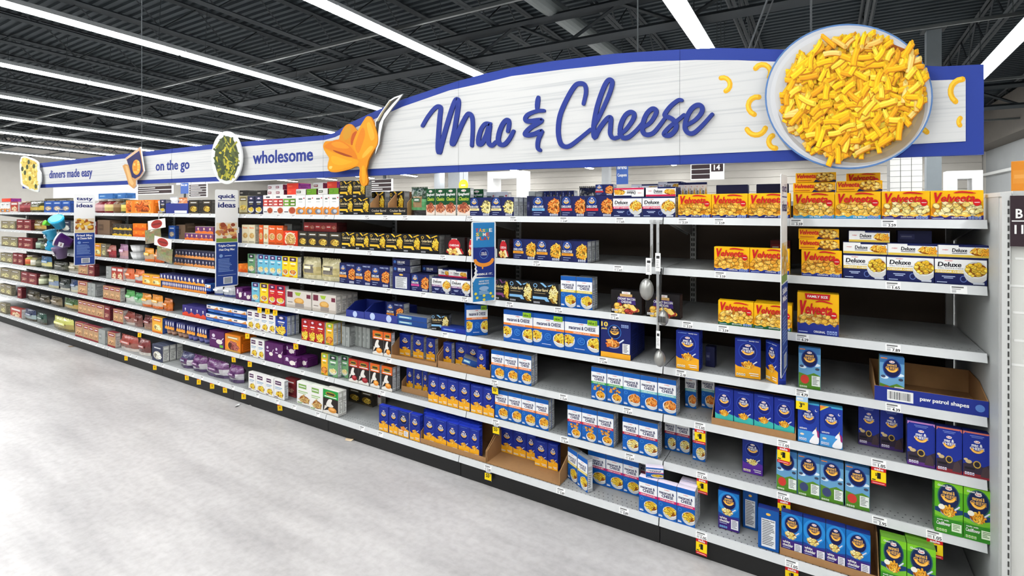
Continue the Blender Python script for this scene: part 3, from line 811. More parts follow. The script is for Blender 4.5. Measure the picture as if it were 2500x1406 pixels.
g.build('cup_print', BOARD, cu)
tag(cu, 'cutout of a navy snack cup with pasta on the header sign', 'cutout', 'food cutouts on the header sign')
# ================================================================== carton designs
NAVY = (22, 30, 84); KBLUE = (24, 44, 140); GOLD = (240, 170, 30)
CHED = [(244, 180, 50), (236, 160, 36), (250, 200, 84), (226, 146, 30)]
SHELLC = [(244, 196, 90), (250, 212, 120), (236, 178, 60), (242, 188, 76)]
PALE = [(244, 222, 140), (248, 232, 168), (236, 206, 110)]
ORAN = [(232, 128, 44), (240, 148, 60), (218, 108, 30), (246, 168, 84)]
YEL = [(240, 196, 50), (246, 210, 80), (228, 176, 40)]
LINE = (186, 200, 232)
rn = random.Random(21)

def nutrition(g, x0, y0, x1, y1, c=(150, 170, 220)):
    for i in range(4):
        a = x0 + (x1-x0)*i/4; g.rect(a, y0, a + (x1-x0)*.2, y1, c); g.rect(a + (x1-x0)*.04, y0 + (y1-y0)*.3, a + (x1-x0)*.16, y0 + (y1-y0)*.6, (60, 80, 150))
def drip(g, y, amp, c, seed, waves=7):
    r = random.Random(seed); pts = [(0, 0), (1, 0)]
    n = 28
    for i in range(n + 1):
        x = 1 - i / n
        pts.append((x, y + amp * math.sin(x * waves * 2 * math.pi + seed) * .6 + amp * r.uniform(-.4, .4)))
    g.poly(pts, c)
def smile(g, cx, cy, r, c=(246, 176, 50), wd=.07, k=1.0):
    kk = g.w / g.h
    pts = [(cx + r*math.cos(t), cy + r*.8*math.sin(t)*kk) for t in [math.pi*(1.13 + .74*i/8) for i in range(9)]]
    g.stroke(pts, wd, c); g.stroke([(a, b - .012*kk) for a, b in pts], wd*.3, (255, 214, 120), cap=False)
def logo(g, cx, cy, r, disc=(14, 26, 100), ring=None, txt=WHITE, words=('mac &', 'CHEESE')):
    kk = g.w / g.h
    if ring: g.ell(cx, cy, r*1.12, r*1.2, ring, 24)
    if disc: g.ell(cx, cy, r, r*1.08, disc, 24)
    g.ell(cx, cy + r*.78*kk, r*.34, r*.16, WHITE, 12); g.text('Kraft', cx - r*.24, cy + r*.70*kk, cx + r*.24, cy + r*.88*kk, (200, 30, 40), .02)
    g.text(words[0], cx - r*.58, cy + r*.24*kk, cx + r*.58, cy + r*.58*kk, txt, .04)
    g.text(words[1], cx - r*.78, cy - r*.14*kk, cx + r*.78, cy + r*.18*kk, txt, .04)
    smile(g, cx, cy + r*.12*kk, r*.62, wd=r*.26)
def spoon(g, cx, cy, s, cols, seed, kind='elbow'):
    kk = g.w / g.h
    g.stroke([(cx + s*.5, cy + s*.1*kk), (cx + s*1.15, cy + s*.62*kk)], s*.16, (190, 200, 222)); g.stroke([(cx + s*.5, cy + s*.13*kk), (cx + s*1.15, cy + s*.66*kk)], s*.05, (240, 244, 250), cap=False)
    g.ell(cx, cy - s*.1*kk, s*.72, s*.34, (150, 160, 190), 16)
    g.heap(cx, cy + s*.1*kk, s*.74, s*.46, 20, cols, kind, seed, .3)

def d_shells(band, word, family=False, cols=SHELLC):
    def f(g):
        g.rect(0, 0, 1, 1, (255, 184, 6)); g.rect(0, .55, 1, 1, (255, 190, 10))
        top = .82 if family else .95
        drip(g, .40, .05, (244, 160, 10), 3, 4)
        g.heap(.5, .34, .50, .2 if not family else .22, 64, cols, 'shell', len(word) + 3, .15, (210, 130, 20))
        drip(g, .16, .045, (246, 190, 60), 5, 6)
        drip(g, .12 if not family else .26, .04, band, 2, 5)
        g.text('V', .07, top - .36, .22, top, (206, 22, 30), .05, .25); g.text('elveeta', .2, top - .33, .84, top - .06, (206, 22, 30), .035, .25)
        g.stroke([(.44, top - .02), (.6, top + .01), (.86, top - .04)], .035, (206, 22, 30), sm=3, taper=True)
        g.text('SHELLS & CHEESE', .30, top - .43, .68, top - .38, (186, 60, 16), .0)
        g.ell(.88, .60 if not family else .5, .075, .075, (206, 24, 30), 16); g.rect(.83, .59 if not family else .49, .93, .61 if not family else .51, WHITE)
        g.text(word, .40, .045, .68, .10, WHITE, .02); g.rect(.03, .04, .25, .06, LINE); nutrition(g, .72, .03, .97, .12)
        if family: g.poly([(.18, 1), (.8, 1), (.77, .86), (.21, .86)], (200, 22, 30)); g.text('FAMILY SIZE', .25, .90, .74, .96, WHITE, .03)
    return f
def d_deluxe(band, words, cols=CHED, kind='elbow'):
    def f(g):
        g.rect(0, 0, 1, 1, NAVY); g.rect(0, .42, 1, .95, (240, 240, 238))
        g.text('meijer', .20, .86, .36, .92, (204, 40, 50), .02)
        g.text('Deluxe', .06, .66, .52, .84, (18, 18, 30), .045, .12); g.text(words, .06, .58, .56, .63, (70, 70, 80), .0)
        g.rect(0, .42, .62, .54, band); g.text('SHARP CHEDDAR' if band[2] > 60 and band[0] > 190 and band[1] < 100 else 'CHEDDAR CHEESE', .03, .445, .58, .515, WHITE, .02)
        g.rect(.14, .28, .40, .31, LINE); g.rect(.18, .22, .36, .25, LINE); g.ell(.56, .22, .07, .07, (90, 110, 170), 16); g.ell(.56, .22, .052, .052, NAVY, 14)
        g.bowl(.80, .56, .24, 40, cols, 5, kind, (230, 232, 228), .66); g.rect(.04, .06, .24, .09, LINE); g.rect(.74, .04, .95, .12, (200, 205, 215))
    return f
def d_kdeluxe(band, cols=CHED, size=None, tall=False):
    def f(g):
        g.rect(0, 0, 1, 1, (24, 30, 82)); g.rect(.5, .0, 1, 1, (26, 34, 92))
        logo(g, .22, .74, .15, (20, 44, 120), (60, 110, 190))
        g.text('DELUXE', .03, .44, .42, .55, WHITE, .03); g.rect(.0, .29, .46, .41, band); g.rect(.05, .34, .36, .36, (120, 60, 30))
        g.rect(.06, .18, .36, .20, LINE); g.rect(.06, .08, .28, .10, LINE)
        g.heap(.80, .52, .22, .26, 34, cols, 'elbow', 9, .26, tuple(int(v*.5) for v in cols[0])); g.heap(.80, .34, .24, .14, 18, cols, 'elbow', 10, .26, tuple(int(v*.5) for v in cols[0])); nutrition(g, .66, .04, .96, .14, (210, 214, 224))
        if size: g.text(size, .5, .88, .96, .95, LINE, .02)
    return f
def d_kmac(bottom, disc=(16, 30, 112), base=KBLUE, cols=CHED, word=None, extra=None, family=False):
    def f(g):
        g.rect(0, 0, 1, 1, base); g.rect(.2, .95, .8, .965, (80, 110, 190))
        if bottom:
            pts = [(0, 0), (1, 0), (1, .30)] + [(1 - i/10, .30 + .03*math.sin(math.pi*i/5)) for i in range(1, 10)] + [(0, .32)]
            g.poly(pts, bottom)
        logo(g, .5, .68, .33, disc, (40, 70, 170) if disc else None)
        spoon(g, .48, .32, .32, cols, 6)
        if bottom: nutrition(g, .05, .05, .42, .11, (250, 236, 190)); g.rect(.55, .12, .92, .14, WHITE); g.rect(.6, .07, .92, .09, WHITE)
        if word: g.text(word[0], .08, .20, .46, .26, WHITE, .03); g.text(word[1], .08, .12, .5, .18, WHITE, .03); g.rect(.58, .06, .94, .26, (238, 238, 240)); g.lines(.62, .08, .9, .24, 5, (120, 124, 140), rn)
        if family: g.text('family size', .55, .93, .93, .965, WHITE, .02); g.rect(.08, .94, .46, .955, (110, 140, 210))
        if extra: extra(g)
    return f
def d_smac(band, cols=CHED, kind='elbow', loops=False, purple=False):
    def f(g):
        g.rect(0, 0, 1, 1, (18, 92, 176)); g.rect(0, .52, 1, .86, (240, 241, 242))
        g.text('meijer', .36, .80, .64, .835, (210, 40, 50), .02)
        g.text('macaroni &', .08, .695, .88, .775, (20, 30, 84), .04); g.text('CHEESE', .22, .60, .84, .685, (20, 30, 84), .045)
        g.rect(0, .49, 1, .565, band); g.text('CHEESE SAUCE MIX', .1, .51, .9, .545, WHITE, .02)
        g.ell(.16, .40, .1, .1, (70, 140, 210), 14); g.ell(.16, .40, .075, .075, (18, 92, 176), 12)
        if loops:
            for i in range(7): g.ell(.2 + .6*rn.random(), .32 + .14*rn.random(), .085, .075, (214, 150, 60), 9); g.ell(.2 + .6*rn.random(), .33 + .12*rn.random(), .05, .045, (120, 70, 30), 7)
            g.bowl(.62, .18, .32, 26, cols, 8, kind, size=.26)
        else: g.bowl(.68, .25, .40, 44, cols, 8, kind, size=.24)
        g.rect(.05, .06, .26, .09, WHITE); g.rect(.05, .10, .22, .115, LINE)
    return f
def d_five(g):
    g.rect(0, 0, 1, 1, (18, 84, 170)); g.rect(0, .60, 1, .86, (238, 239, 240)); g.rect(0, .53, 1, .60, (232, 130, 50))
    g.text('meijer', .42, .80, .56, .845, (210, 40, 50), .02); g.text('macaroni & CHEESE', .12, .66, .9, .77, (20, 30, 84), .035); g.text('ORIGINAL FLAVOR', .25, .545, .75, .585, WHITE, .0)
    g.bowl(.10, .34, .20, 34, YEL, 3, 'elbow', size=.26); g.bowl(.88, .32, .22, 36, YEL, 4, 'elbow', size=.26)
    g.ell(.5, .34, .11, .11, (60, 130, 205), 18); g.ell(.5, .34, .09, .09, (18, 84, 170), 16); g.text('C', .45, .30, .55, .40, (60, 130, 205), .03)
    g.rect(.68, .84, .96, .99, (150, 200, 40)); g.text('value 5', .70, .87, .94, .95, (30, 60, 30), .02); g.rect(.3, .1, .6, .12, LINE)
def d_ten(g):
    g.rect(0, 0, 1, 1, (24, 34, 100)); g.rect(0, 0, 1, .14, (240, 170, 40)); g.text('10', .02, .82, .24, .95, (244, 214, 90), .05); g.text('pack', .03, .73, .22, .80, (244, 214, 90), .03)
    logo(g, .47, .70, .2, (12, 20, 70), (50, 110, 190), (220, 170, 90), ('original', 'CHEESE')); spoon(g, .42, .36, .30, ORAN, 7); g.rect(.74, .16, .98, .42, WHITE); g.lines(.77, .18, .95, .40, 6, (90, 90, 100), rn); nutrition(g, .70, .84, .95, .92)
def d_spag(g):
    g.rect(0, 0, 1, 1, (18, 74, 40)); g.ell(.5, .92, .2, .1, WHITE, 14); g.text('Kraft', .36, .90, .64, .94, (200, 30, 40), .02)
    g.text('Spaghetti', .05, .72, .95, .85, WHITE, .02, .2); g.text('Classics', .12, .56, .9, .69, (190, 214, 60), .02, .2); g.rect(0, 0, 1, .40, (236, 216, 200))
    g.ell(.5, .28, .5, .38, (196, 110, 90), 20); g.heap(.5, .28, .46, .34, 26, [(176, 90, 60), (206, 130, 90), (150, 66, 44)], 'tube', 5, .35, (120, 50, 36)); g.ell(.55, .46, .16, .1, (130, 70, 40), 12); g.rect(.1, .02, .9, .07, (230, 224, 214))
def d_barrel(stripe, cols, wide=(238, 196, 60)):
    def f(g):
        g.rect(0, 0, 1, 1, (20, 20, 22)); g.poly([(.28, 1), (.40, 1), (.56, .84), (.50, .80)], stripe); g.poly([(.86, 1), (.94, .97), (.62, .84), (.58, .88)], stripe)
        g.ell(.10, .86, .08, .08, stripe, 14); g.ell(.10, .86, .055, .055, (30, 28, 24), 12); g.text('Cracker Barrel', .05, .60, .60, .74, (226, 204, 150), .02)
        g.poly([(0, .36), (.56, .36), (.66, .16), (.52, .16), (.46, .24), (0, .24)], stripe); g.rect(.05, .50, .5, .53, (150, 130, 90))
        g.ell(1.0, .5, .42, .46, (20, 20, 22), 12, math.pi*.5, math.pi*1.5); g.heap(.82, .5, .17, .34, 44, cols, 'elbow', 4, .34, (140, 100, 20)); nutrition(g, .04, .05, .30, .13, (180, 180, 176))
    return f
def d_bacon(mid):
    def f(g):
        g.rect(0, 0, 1, 1, (22, 18, 20)); g.rect(.36, .86, .64, .96, (236, 236, 232)); g.text('meijer', .42, .88, .58, .93, (204, 40, 50), .02); g.rect(.30, .74, .70, .86, (200, 160, 100))
        g.poly([(.2, .42), (.82, .42), (.78, .74), (.24, .74)], mid); g.text('CREAMY BACON', .22, .60, .8, .70, WHITE, .02); g.text('CHEDDAR', .34, .47, .68, .57, WHITE, .02)
        g.heap(.48, .22, .44, .16, 30, [(240, 190, 80), (250, 210, 120), (176, 60, 50), (236, 176, 60)], 'shell', 6, .2, (60, 34, 20)); g.poly([(.62, .40), (.74, .42), (.86, .22), (.76, .14), (.66, .22)], (246, 216, 120)); nutrition(g, .03, .08, .25, .18, (220, 216, 206))
    return f
def d_redcheese(g):
    g.rect(0, 0, 1, 1, (24, 18, 18)); g.rect(.36, .84, .64, .94, WHITE); g.ell(.5, .56, .3, .3, (196, 36, 44), 16); g.text('CHEDDAR', .26, .5, .74, .62, WHITE, .02); g.heap(.5, .2, .42, .14, 18, [(240, 190, 90), (250, 216, 140)], 'shell', 6, .24, (160, 30, 34)); g.poly([(.56, .44), (.72, .44), (.92, .08), (.72, .06)], (240, 226, 190)); g.poly([(.76, .36), (.86, .40), (.97, .12), (.9, .08)], (186, 30, 40))
def d_kids(acc):
    def f(g):
        g.rect(0, 0, 1, 1, (104, 160, 200)); g.rect(0, .86, 1, 1, (56, 112, 166)); g.ell(.2, .52, .16, .07, (220, 236, 246), 12); g.ell(.8, .6, .2, .07, (220, 236, 246), 12)
        g.poly([(0, 0), (1, 0), (1, .34), (.7, .40), (.4, .33), (0, .38)], (88, 136, 40)); g.poly([(0, 0), (1, 0), (1, .12), (.5, .17), (0, .10)], (78, 132, 36))
        g.rect(.04, .95, .3, .97, (240, 130, 40)); logo(g, .5, .74, .34, (18, 26, 80), (30, 70, 150), (226, 176, 90), ('macaroni &', 'CHEESE'))
        g.rect(.60, .08, .98, .33, (232, 236, 230)); g.lines(.64, .10, .94, .31, 6, (110, 120, 110), rn); g.ell(.28, .22, .2, .2, acc, 16); nutrition(g, .05, .02, .4, .06, (226, 240, 200))
        g.ell(.14, .54, .1, .06, (70, 80, 110), 10); g.ell(.86, .50, .1, .06, (60, 70, 90), 10)
    return f
def d_hero(acc, top):
    def f(g):
        g.rect(0, 0, 1, 1, (28, 48, 146)); g.poly([(0, .92), (.12, 1), (0, 1)], top); g.poly([(1, .92), (.88, 1), (1, 1)], top); g.rect(.1, .965, .9, 1, top); g.rect(.25, .91, .75, .925, (120, 140, 210)); g.rect(.3, .88, .7, .892, (120, 140, 210))
        g.poly([(0, 0), (1, 0), (1, .36), (.72, .26), (.4, .34), (0, .28)], (54, 44, 60)); logo(g, .5, .64, .33, None)
        g.ell(.5, .30, .14, .14, (196, 160, 70), 16); g.ell(.5, .30, .10, .10, (40, 34, 40), 14); g.rect(.06, .17, .42, .22, (30, 26, 34)); g.rect(0, 0, 1, .09, acc); nutrition(g, .06, .05, .42, .11, (226, 216, 226)); g.ell(.2, .34, .12, .07, (206, 180, 130), 9); g.ell(.1, .38, .08, .05, (216, 190, 140), 8)
        g.poly([(.62, .05), (.96, .05), (.94, .20), (.84, .30), (.70, .24)], (74, 58, 62))
    return f
def d_unicorn(g):
    g.rect(0, 0, 1, 1, (30, 60, 160)); g.poly([(0, .9), (.3, 1), (0, 1)], (240, 140, 60)); g.poly([(.3, 1), (.0, .9), (.0, .86), (.42, 1)], (240, 210, 60)); g.rect(.5, .97, 1, 1, (70, 180, 220))
    g.rect(0, 0, 1, .30, (70, 150, 214)); g.ell(.86, .84, .06, .06, WHITE, 12); g.ell(.88, .85, .05, .05, (30, 60, 160), 12); logo(g, .5, .66, .33, (18, 40, 130)); g.text('unicorn', .08, .33, .42, .38, WHITE, .02)
    g.poly(smooth_path([(.55, .02), (.95, .02), (.98, .2), (.9, .3), (.84, .38), (.76, .34), (.70, .30), (.68, .25), (.78, .24), (.66, .16)], 3, True), (246, 244, 246)); g.poly([(.82, .37), (.88, .44), (.87, .36)], (240, 200, 90)); g.poly(smooth_path([(.88, .36), (.98, .32), (.99, .18), (.92, .2), (.9, .3)], 3, True), (160, 40, 110)); g.ell(.2, .2, .1, .05, (240, 220, 190), 9); nutrition(g, .05, .05, .42, .11, (220, 230, 246))
def d_wcheddar(g):
    g.rect(0, 0, 1, 1, (20, 110, 186)); g.ell(.5, .72, .5, .5, (40, 140, 210), 24); g.rect(0, 0, 1, .34, (66, 36, 120)); g.poly([(0, .34), (1, .34), (1, .40), (.5, .36), (0, .42)], (30, 60, 140))
    logo(g, .5, .74, .33, (18, 26, 80), (40, 110, 190), (226, 176, 90), ('macaroni &', 'CHEESE')); spoon(g, .44, .46, .34, PALE, 6, 'shell'); g.text('white', .06, .27, .42, .33, WHITE, .03); g.text('cheddar', .06, .19, .56, .26, WHITE, .03); g.rect(.06, .15, .42, .165, LINE); g.rect(.62, .06, .97, .31, (236, 236, 240)); g.lines(.66, .08, .93, .29, 6, (110, 110, 130), rn); nutrition(g, .06, .04, .45, .09, (120, 180, 230))
def d_green(g):
    g.rect(0, 0, 1, 1, (86, 170, 30)); g.rect(0, .86, 1, 1, (126, 200, 40)); g.poly([(0, .34), (.5, .30), (1, .42), (1, .52), (0, .50)], (22, 60, 110)); g.poly([(0, .42), (.5, .36), (1, .44), (1, .34), (.5, .28), (0, .34)], (120, 190, 50)); g.rect(0, 0, 1, .30, (52, 136, 36))
    logo(g, .5, .73, .36, (18, 34, 80), (40, 90, 90), (226, 176, 90), ('macaroni &', 'CHEESE')); spoon(g, .46, .44, .36, CHED, 6); g.ell(.24, .52, .12, .09, (244, 240, 224), 10); g.text('made with', .08, .25, .5, .28, WHITE, .02); g.text('Cauliflower', .06, .16, .56, .23, WHITE, .02, .15); g.rect(.6, .08, .95, .24, (226, 240, 210)); g.lines(.64, .1, .9, .22, 4, (90, 130, 70), rn); nutrition(g, .06, .04, .45, .09, (200, 236, 150)); g.text('Gluten Free', .1, .92, .6, .96, WHITE, .02)
def d_facts(base):
    def f(g):
        g.rect(0, 0, 1, 1, base); g.ell(.5, .88, .12, .06, (240, 190, 80), 12); g.rect(.16, .06, .84, .76, (226, 228, 230)); g.lines(.2, .1, .8, .68, 14, (90, 92, 96), rn); g.text('Nutrition Facts', .2, .70, .8, .745, (30, 30, 34), .02)
    return f
def d_pastabowl(bg, top, cols, head, bowl=True, kind='elbow'):
    """small upright carton: colour field, badge, food"""
    def f(g):
        g.rect(0, 0, 1, 1, bg); g.rect(.12, .78, .88, .98, top); g.ell(.5, .88, .18, .12, (226, 210, 226), 12); g.rect(.2, .64, .8, .70, WHITE); g.rect(.28, .55, .72, .58, head)
        if bowl: g.bowl(.5, .26, .42, 22, cols, 5, kind, size=.32)
        else: g.heap(.5, .24, .46, .34, 22, cols, kind, 5, .34)
        g.rect(.08, .03, .5, .07, head)
    return f
def d_white(food, acc, txt):
    def f(g):
        g.rect(0, 0, 1, 1, (236, 234, 230)); g.rect(.12, .72, .7, .92, acc); g.rect(.16, .80, .64, .84, WHITE); g.rect(.1, .56, .8, .60, txt); g.rect(.1, .49, .66, .52, txt); g.ell(.56, .24, .40, .36, (214, 212, 206), 18); g.heap(.56, .24, .35, .31, 24, food, 'elbow', 4, .34); g.rect(.06, .04, .4, .08, acc)
    return f
def d_cow(top, food):
    def f(g):
        g.rect(0, 0, 1, 1, (36, 28, 26)); g.rect(0, .66, 1, 1, top); g.ell(.5, .84, .34, .2, (176, 150, 50), 14); g.rect(.24, .80, .76, .88, (60, 50, 30)); g.rect(.1, .70, .9, .74, WHITE)
        g.poly(smooth_path([(.2, .34), (.36, .60), (.6, .62), (.54, .46), (.7, .36), (.5, .30)], 3, True), (232, 228, 220)); g.poly([(.05, .12), (.3, .30), (.12, .34)], (222, 216, 206)); g.poly([(0, 0), (1, 0), (1, .12), (.5, .2), (0, .1)], (226, 222, 214)); g.ell(.62, .2, .28, .26, food, 16); g.ell(.6, .23, .18, .12, tuple(min(255, v + 40) for v in food), 12)
    return f
def d_ban(bg, ring):
    def f(g):
        g.rect(0, 0, 1, 1, bg); g.text('Banza', .16, .80, .84, .90, (236, 120, 60) if bg[1] > 150 else (250, 220, 200), .04); g.ell(.5, .42, .40, .46, ring, 20); g.ell(.5, .42, .33, .38, (214, 176, 110), 18); g.heap(.5, .42, .3, .34, 18, [(226, 190, 120), (206, 160, 90)], 'elbow', 3, .4, (190, 140, 80)); g.rect(.1, .05, .9, .12, tuple(int(v*.8) for v in bg))
    return f
def d_pouchbox(acc):
    def f(g):
        g.rect(0, 0, 1, 1, (240, 238, 234)); g.rect(0, .42, .5, .80, acc); g.rect(.5, .42, 1, .80, tuple(max(0, v - 30) for v in acc))
        for i in range(4): g.rect(.1 + .5*(i % 2), .48 + .16*(i//2), .42 + .5*(i % 2), .56 + .16*(i//2), (250, 226, 220))
        g.rect(.3, .86, .7, .94, (90, 90, 96)); g.ell(.72, .2, .34, .34, (226, 214, 200), 16); g.ell(.72, .2, .27, .28, (180, 80, 50), 14); g.rect(.08, .1, .4, .16, (120, 120, 124))
    return f
def d_goja(g):
    g.rect(0, 0, 1, 1, (238, 238, 236)); g.rect(.3, .76, .7, .84, (110, 120, 110)); g.ell(.88, .84, .07, .07, (190, 50, 60), 10); g.rect(.3, .64, .7, .66, (160, 160, 160)); g.poly([(0, 0), (1, 0), (1, .42), (.7, .34), (.3, .40), (0, .30)], (232, 140, 40)); g.ell(.5, .16, .34, .26, (120, 126, 140), 16); g.ell(.6, .18, .2, .16, (196, 204, 214), 12)
def d_flatbox(bg, acc, food=None, txt=WHITE):
    def f(g):
        g.rect(0, 0, 1, 1, bg); g.rect(.06, .3, .5, .72, acc); g.rect(.1, .46, .42, .58, txt)
        if food: g.heap(.76, .45, .2, .1, 16, food, 'shell', 3, .26)
    return f
def d_shellflat(g):
    g.rect(0, 0, 1, 1, (255, 184, 6)); g.poly([(.45, 0), (1, 0), (1, .2), (.8, .28), (.6, .2), (.5, .26)], NAVY); g.heap(.74, .5, .24, .12, 26, SHELLC, 'shell', 3, .2); g.text('Velveeta', .03, .44, .5, .92, (206, 22, 30), .04, .25); g.rect(.04, .16, .4, .24, (200, 100, 20))
def d_delflat(band):
    def f(g):
        g.rect(0, 0, 1, 1, (238, 238, 236)); g.rect(.4, .86, 1, 1, NAVY); g.rect(0, 0, 1, .2, band); g.text('meijer', .08, .52, .2, .66, (204, 40, 50), .02); g.text('Deluxe', .27, .42, .56, .74, (20, 20, 30), .04, .12); g.rect(.27, .30, .56, .36, (90, 90, 96)); g.heap(.8, .48, .18, .08, 24, CHED, 'elbow', 3, .24)
    return f
def d_kflat(g):
    g.rect(0, 0, 1, 1, (24, 30, 82)); g.ell(.14, .5, .08, .08, (60, 110, 190), 14); g.text('DELUXE', .3, .3, .72, .66, WHITE, .03); g.rect(.3, .14, .6, .2, LINE)
def d_wave(top, wave, badge=WHITE, n=4):
    """cup multipack sleeve with a wavy food edge"""
    def f(g):
        g.rect(0, 0, 1, 1, top); drip(g, .34, .12, wave, 4, n)
        for i in range(n): x = (i + .5)/n; g.ell(x, .68, .05, .06, badge, 8); g.rect(x - .035, .50, x + .035, .56, badge)
    return f
def d_wtray(g):
    g.rect(0, 0, 1, 1, (24, 86, 170)); g.rect(0, .5, 1, .95, (240, 238, 234)); g.rect(.08, .62, .32, .82, (90, 100, 120)); g.poly([(.55, .46), (.9, .86), (.96, .5)], (220, 150, 70)); g.rect(0, .44, 1, .52, (190, 110, 60)); g.rect(.1, .14, .6, .24, (120, 170, 220))
def d_purple(acc):
    def f(g):
        g.rect(0, 0, 1, 1, (86, 26, 92)); g.ell(.28, .72, .11, .15, (226, 214, 230), 10); g.rect(.15, .50, .45, .56, (220, 200, 224)); g.ell(.68, .40, .22, .2, (236, 228, 220), 14); g.stroke([(.82, .5), (.96, .66)], .05, (226, 216, 220)); g.rect(.7, .06, .94, .22, acc)
    return f
def d_bars(bg, cs, seed=1):
    """far away printed carton"""
    def f(g):
        r = random.Random(seed); g.rect(0, 0, 1, 1, bg); g.rect(.1, .72, .9, .92, cs[0]); g.rect(.2, .79, .8, .85, WHITE); g.ell(.5, .36, .38, .34, cs[1 % len(cs)], 14); g.heap(.5, .34, .3, .26, 9, [cs[-1], tuple(min(255, v + 40) for v in cs[-1])], 'elbow', seed, .5, tuple(int(v*.6) for v in cs[-1])); g.rect(0, 0, 1, .1, cs[0])
    return f
def d_mult(g):
    g.rect(0, 0, 1, 1, (214, 206, 196)); g.rect(0, 0, 1, .18, (190, 180, 168)); g.rect(.04, .6, .26, .92, (110, 40, 60)); g.poly([(.34, .92), (.6, .92), (.54, .72), (.4, .74)], (160, 190, 60)); g.ell(.52, .42, .2, .16, (206, 150, 70), 14); g.ell(.52, .46, .15, .1, (226, 180, 100), 12); g.rect(.36, .06, .72, .3, (150, 140, 132)); g.rect(.82, .64, .98, .86, (110, 40, 60)); g.rect(.06, .3, .26, .34, (120, 110, 104))

WH = (232, 232, 230); GS = (186, 188, 190)
